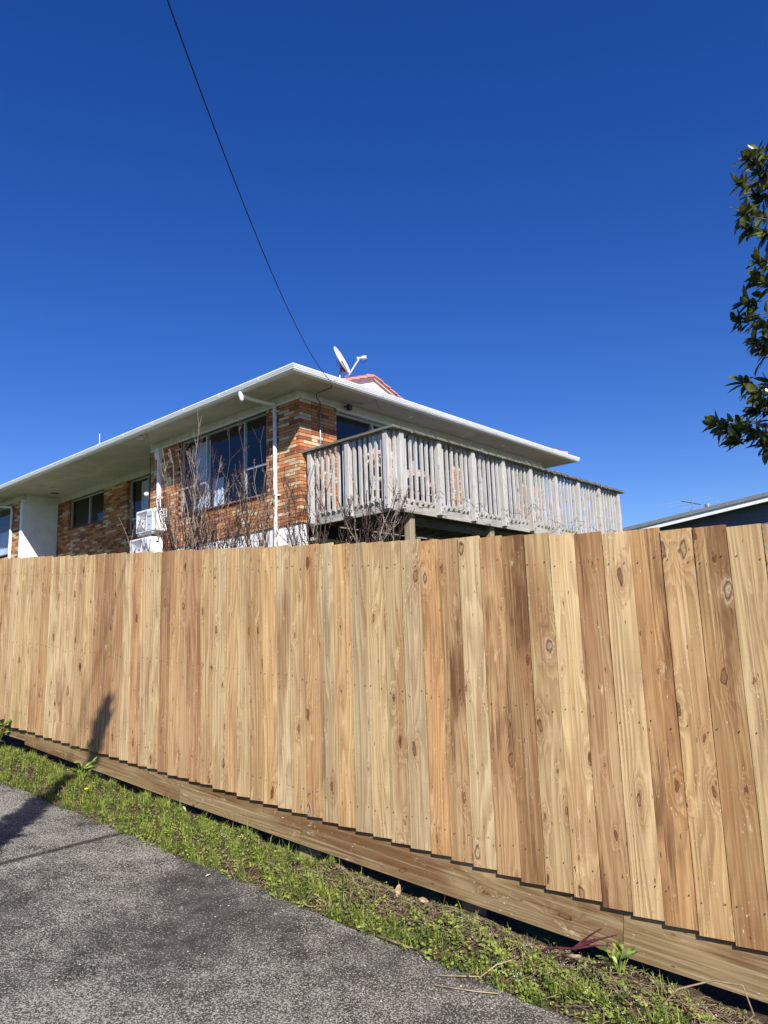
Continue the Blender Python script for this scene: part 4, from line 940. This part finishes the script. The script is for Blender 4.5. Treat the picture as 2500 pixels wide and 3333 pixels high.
for k in range(1500):
    th = rnd.uniform(0, 2 * math.pi); ph = math.acos(rnd.uniform(-1, 1)); r_ = rnd.uniform(.55, 1) ** .6
    P = Vector((5.1 + 1.9 * r_ * math.sin(ph) * math.cos(th), 5.1 + 2.6 * r_ * math.sin(ph) * math.sin(th), ZC + 2.6 + 2.0 * r_ * math.cos(ph)))
    if inview(P) or P.z < ZC + .9: continue
    rosette(P - TL, Vector((math.cos(th), math.sin(th), .7)), 8, em_stuff, .14)
    if k % 3 == 0: tw.tube([P - TL, (P - TL) * .5 + Vector((0, 0, .6))], [.006, .02], 4)
tw.build('branches', 'bark', tree); stuffl.build('foliage', 'leaf', tree, smooth=True, kind='stuff')

# ------------------------------------------------------------------ leaning sapling just left of the view (it throws the shadow on fence and drive)
sp = Vector((-1.93, 2.24, zg(-2.6) + ZC)); sap = thing('leaning_sapling', 'thin leaning sapling beside the drive whose shadow falls on grass and fence', 'sapling', sp)
h2 = 3.95
spine = [(0, 0, 0), (0, 0, .8), (.02, 0, 1.7), (.10, .0, 2.6), (.20, 0, 3.3), (.28, 0, h2), (.40, -.02, h2 + .20), (.50, -.03, h2 + .40), (.56, -.03, h2 + .55)]
MB().tube(spine, [.06, .055, .05, .045, .045, .042, .04, .03, .012], 8).build('trunk', 'bark', sap, smooth=True)
sl2 = MB()
def em2(m_): sl2._add([m_ @ Vector(v) for v in lf.v], lf.f)
for k in range(60):
    t = rnd.uniform(0, 1); c = Vector((.40, -.02, h2 + .20)).lerp(Vector((.53, -.03, h2 + .50)), t) + Vector((rnd.uniform(-.05, .05), rnd.uniform(-.1, .1), rnd.uniform(-.05, .05))); rosette(c, Vector((.3, 0, 1)), 5, em2, .075)
for k in range(150):
    t = rnd.random(); c = Vector((rnd.uniform(-.10, .05) * (1.1 - t * .6) + .02 + .16 * t, rnd.uniform(-.1, .1), 2.2 + 1.1 * t)); rosette(c, Vector((rnd.uniform(-1, 1), rnd.uniform(-1, 1), .5)), 6, em2, .10)
sl2.build('foliage', 'leaf', sap, smooth=True, kind='stuff')

# ------------------------------------------------------------------ VERGE PLANTS
def green(u, n):       # how lush the strip is at a spot
    g_ = 1.0
    if u > -3.6: g_ = max(.0, 1 - (u + 3.6) / .8) * .85 + .10 if n > 3.40 else .8
    if u > -2.6 and n > 3.48: g_ = .12
    if u > -1.45: g_ = .75 if n < 3.42 else .10
    p = math.sin(u * 3.1 + 1) * math.sin(n * 9 + u * 2.3); return g_ * (1 + .35 * p)
def blades(name, m, N, hmin, hmax, wid, u0_, u1_, n0_, n1_, seed, dens=1.0, flat=.9):
    r2 = random.Random(seed); V = []; F = []
    c = 0
    while c < N:
        u = r2.uniform(u0_, u1_); n = r2.uniform(n0_, n1_)
        # tufts
        tu = math.sin(u * 23 + n * 7) * math.sin(n * 31 + u * 5) + .6 * math.sin(u * 6.1 + n * 4) * math.sin(n * 13 - u * 2.7)
        if r2.random() > green(u, n) * dens * (.36 + .95 * tu): c += .35; continue
        c += 1
        for k in range(r2.choice((2, 3, 4))):
            uu = u + r2.gauss(0, .012); nn = n + r2.gauss(0, .012); base = FW(uu, nn, vergez(uu, nn) - .004)
            h = r2.uniform(hmin, hmax) * (1.5 if r2.random() < .05 else 1); a = r2.uniform(0, 2 * math.pi); l = r2.uniform(.3, flat) * h
            d = Vector((math.cos(a), math.sin(a), 0)); s_ = Vector((-d.y, d.x, 0)) * wid * r2.uniform(.6, 1.3)
            b0 = len(V); p1 = base + d * l * .35 + Vector((0, 0, h * .62)); p2 = base + d * l + Vector((0, 0, h * r2.uniform(.6, .98)))
            V += [tuple(base - s_), tuple(base + s_), tuple(p1 + s_ * .8), tuple(p1 - s_ * .8), tuple(p2)]; F += [(b0, b0 + 1, b0 + 2, b0 + 3), (b0 + 3, b0 + 2, b0 + 4)]
    me = bpy.data.meshes.new(name); me.from_pydata(V, [], F); me.materials.append(M[m]); return link(name, me, kind='stuff')
tag(blades('grass', 'grass', 13000, .025, .085, .0018, -9.5, .9, 3.2, 3.84, 1), 'bright green grass blades growing along the verge', 'grass')
tag(blades('grass', 'grass2', 12000, .02, .06, .0019, -9.5, .9, 3.19, 3.84, 2), 'darker green grass blades along the verge', 'grass')
def weeds(name, m, N, s0, s1, u0_, u1_, n0_, n1_, seed, fn=None, zh=(.008, .045), sides=6):
    r2 = random.Random(seed); V = []; F = []
    for _ in range(N):
        u = r2.uniform(u0_, u1_); n = r2.uniform(n0_, n1_)
        if fn and r2.random() > fn(u, n): continue
        for k in range(3):
            uu = u + r2.gauss(0, .012); nn = n + r2.gauss(0, .012); c = FW(uu, nn, vergez(uu, nn) + r2.uniform(*zh)); s = r2.uniform(s0, s1)
            nz = Vector((r2.uniform(-.7, .7), r2.uniform(-.9, .5), 1)).normalized(); a = nz.orthogonal().normalized(); q0 = r2.uniform(0, 6)
            a = Quaternion(nz, q0) @ a; b_ = nz.cross(a); i0 = len(V)
            for j in range(sides): q = 2 * math.pi * j / sides; V.append(tuple(c + a * math.cos(q) * s + b_ * math.sin(q) * s * .75 + nz * (.15 * s * math.cos(2 * q))))
            F.append(tuple(range(i0, i0 + sides)))
    me = bpy.data.meshes.new(name); me.from_pydata(V, [], F); me.materials.append(M[m]); return link(name, me, kind='stuff')
def wf(u, n):
    if u < -4.6: return .22
    if u > -2.2: return .98 if n < 3.56 else (.14 if n < 3.62 else .25 if -1.5 < u < -1.1 else .05)
    return .6 if n < 3.5 else (.4 if u < -3.2 else .12)
tag(weeds('clover', 'weed', 9500, .0045, .0105, -8.5, .9, 3.19, 3.80, 4, wf), 'low round leaved weeds covering the verge', 'weeds')
tag(weeds('speedwell_flowers', 'flower', 110, .0018, .0028, -2.6, .2, 3.2, 3.62, 5, None, (.045, .06), 5), 'tiny pale blue flowers scattered over the weeds at lower right', 'flowers')
# dry straw and twigs
def straws(name, m, N, l0, l1, r_, u0_, u1_, n0_, n1_, seed, fn=None):
    r2 = random.Random(seed); b = MB()
    for _ in range(N):
        u = r2.uniform(u0_, u1_); n = r2.uniform(n0_, n1_)
        if fn and r2.random() > fn(u, n): continue
        a = r2.uniform(0, math.pi); L_ = r2.uniform(l0, l1) / 2; du, dn = math.cos(a) * L_, math.sin(a) * L_; k = r2.uniform(-.3, .3)
        P = [FW(u + s * du - s * s * k * dn, n + s * dn + s * s * k * du, vergez(u + s * du, n + s * dn) * (1 if n + s * dn > 3.19 else 1) + .008 + r2.uniform(0, .018)) for s in (-1, 0, 1)]
        b.tube(P, r_ * r2.uniform(.6, 1.3), 3, cap=False)
    return b.build(name, m, kind='stuff')
def sf(u, n): return .9 if (u > -3.2 and n > 3.42) else (.5 if math.sin(u * 2.3) * math.sin(n * 8 + u) > .1 else .15)
tag(straws('dry_straw', 'straw', 5200, .03, .12, .0014, -8, .8, 3.2, 3.83, 8, sf), 'dry straw and cut stalks lying on the bare soil', 'straw')
tag(straws('dead_twigs', 'twig', 1300, .04, .16, .002, -3.6, .8, 3.25, 3.83, 9, sf), 'dead brown twigs on the soil under the fence', 'twigs')
# chips and crumbs on the soil
r2 = random.Random(12); b = MB()
for _ in range(5000):
    u = r2.uniform(-8, .8); n = r2.uniform(3.2, 3.84)
    if u < -3.4 and r2.random() < .7: continue
    p = FW(u, n, vergez(u, n) + .003); s = r2.uniform(.002, .009); q = Quaternion(Vector((r2.random() - .5, r2.random() - .5, r2.random() - .5)).normalized(), r2.uniform(0, 3)).to_matrix().to_4x4()
    b.box(-s, s, -s * .6, s * .6, -s * .35, s * .35, mat=Matrix.Translation(p) @ q)
tag(b.build('soil_crumbs', 'soil', kind='stuff'), 'crumbs of brown earth and bark on the verge', 'soil')
# single dead leaves, sticks and plants that can be told apart
def flatleaf(name, label, m, u, n, z, s, cat='leaf', tilt=(.3, .2, 1), az=0):
    nz = Vector(tilt).normalized(); a = Quaternion(nz, az) @ nz.orthogonal().normalized(); b_ = nz.cross(a); bb_ = MB()
    for v in lf.v: bb_.v.append(tuple(a * (v[0] - .5) * s + b_ * v[1] * s + nz * v[2] * s))
    bb_.f = list(lf.f); o = bb_.build(name, m); o.location = FW(u, n, vergez(u, n) + z if n > 3.2 else zg(u) + z); return tag(o, label, cat)
flatleaf('dead_leaf', 'pale curled dead leaf standing against the gravel board at left', 'paleleaf', -4.55, 3.78, .03, .06, tilt=(.2, -1, .3), az=1)
flatleaf('dead_leaf', 'reddish brown dead leaf on the grass right of the pale leaf', 'deadleaf', -3.95, 3.62, .05, .08, az=2)
flatleaf('dead_leaf', 'largest pale brown dead leaf under the dark gap below the fence', 'deadleaf', -2.62, 3.70, .03, .075, tilt=(-.2, -.8, .6), az=.5)
flatleaf('dead_leaf', 'tan dead leaf just right of the largest dead leaf under the fence', 'deadleaf', -2.45, 3.70, .03, .06, tilt=(.2, -.9, .5), az=2.1)
flatleaf('dead_leaf', 'small white leaf flake lying on the concrete edge', 'paleleaf', -3.55, 3.13, .006, .045, tilt=(0, -.1, 1), az=.3)
def stick(label, pts, r_, m='straw', name='stick'):
    b = MB().tube([FW(u, n, (vergez(u, n) if n > 3.2 else zg(u)) + z) for (u, n, z) in pts], r_, 5); return tag(b.build(name, m, smooth=True), label, 'stick')
stick('forked pale stick lying over the drive edge, nearest the bottom', [(-1.75, 3.36, .06), (-1.80, 3.30, .04), (-1.84, 3.22, .02), (-1.99, 3.10, .008)], .0035)
stick('short pale stick lying flat on the concrete', [(-1.96, 3.02, .007), (-1.80, 3.10, .008), (-1.72, 3.15, .01)], .003)
stick('thick yellow cut stalk beside the crimson stem', [(-1.62, 3.62, .055), (-1.52, 3.60, .05)], .008)
stick('long curved grey root on bare soil at lower right', [(-1.12, 3.45, .02), (-1.06, 3.52, .10), (-.95, 3.66, .15), (-.84, 3.70, .14), (-.80, 3.66, .05), (-.86, 3.6, .01)], .004, 'twig', 'root')
stick('pale straight stick on bare soil near the lower right corner', [(-1.12, 3.27, .03), (-.98, 3.35, .03)], .004)
stick('dark bent twig lying along the concrete edge', [(-2.42, 3.21, .02), (-2.30, 3.20, .02), (-2.22, 3.22, .02)], .006, 'twig')
rs = thing('red_stemmed_weed', 'cut weed with crimson branching stem leaning on the gravel board', 'weed', FW(-1.58, 3.66, vergez(-1.58, 3.66)))
b = MB()
for q in ((.10, .07), (.16, .05), (.19, .10), (.13, .12)): b.tube([(0, 0, .05), tuple(Vector((.57 * 0 + q[0] * .6, -q[0] * .3, .05 + q[1] * .6))), tuple(Vector((q[0], -q[0] * .5, .04 + q[1])))], [.007, .0045, .003], 5)
b.tube([(-.14, .1, .01), (-.07, .05, .04), (0, 0, .05)], .006, 5); b.build('stem', 'redstem', rs)
def leafweed(label, u, n, k, s, h, m='weed'):
    t = thing('leafy_weed', label, 'weed', FW(u, n, vergez(u, n))); st = MB()
    for i in range(k):
        a = rnd.uniform(0, 6.28); el = rnd.uniform(.3, 1.2); hh = h * rnd.uniform(.4, 1); base = Vector((rnd.uniform(-.06, .06), rnd.uniform(-.04, .04), hh)); d = Vector((math.cos(a) * math.cos(el), math.sin(a) * math.cos(el), math.sin(el) * .7)).normalized()
        st.tube([(0, 0, 0), (base.x * .6, base.y * .6, hh * .6), tuple(base)], .002, 4, cap=False)
        z_ = Vector((0, -.4, 1)); z_ = (z_ - d * z_.dot(d)).normalized(); y_ = z_.cross(d); L_ = s * rnd.uniform(.7, 1.2); me_ = MB(); me_._add([base + d * v[0] * L_ + y_ * v[1] * L_ * .8 + z_ * v[2] * L_ for v in lf.v], lf.f); me_.build('leaf', m, t)
    st.build('stem', m, t); return t
leafweed('broad leaved weed growing against the gravel board near the crimson stem', -1.36, 3.66, 16, .07, .12)
leafweed('leafy plant in the dark corner at the far left foot of the fence', -7.1, 3.72, 34, .10, .22)
leafweed('ragged leafy weed on the grass under the leaning shadow', -5.55, 3.60, 22, .08, .12)
yf_ = thing('yellow_flower', 'single yellow flower in the grass at left', 'flower', FW(-5.22, 3.42, vergez(-5.22, 3.42)))
MB().tube([(0, 0, 0), (0, 0, .07)], .0015, 4).build('stem', 'weed', yf_); MB().lathe([(.003, .066), (.014, .072), (.013, .078), (.003, .08)], 8).build('bloom', 'yellow', yf_)
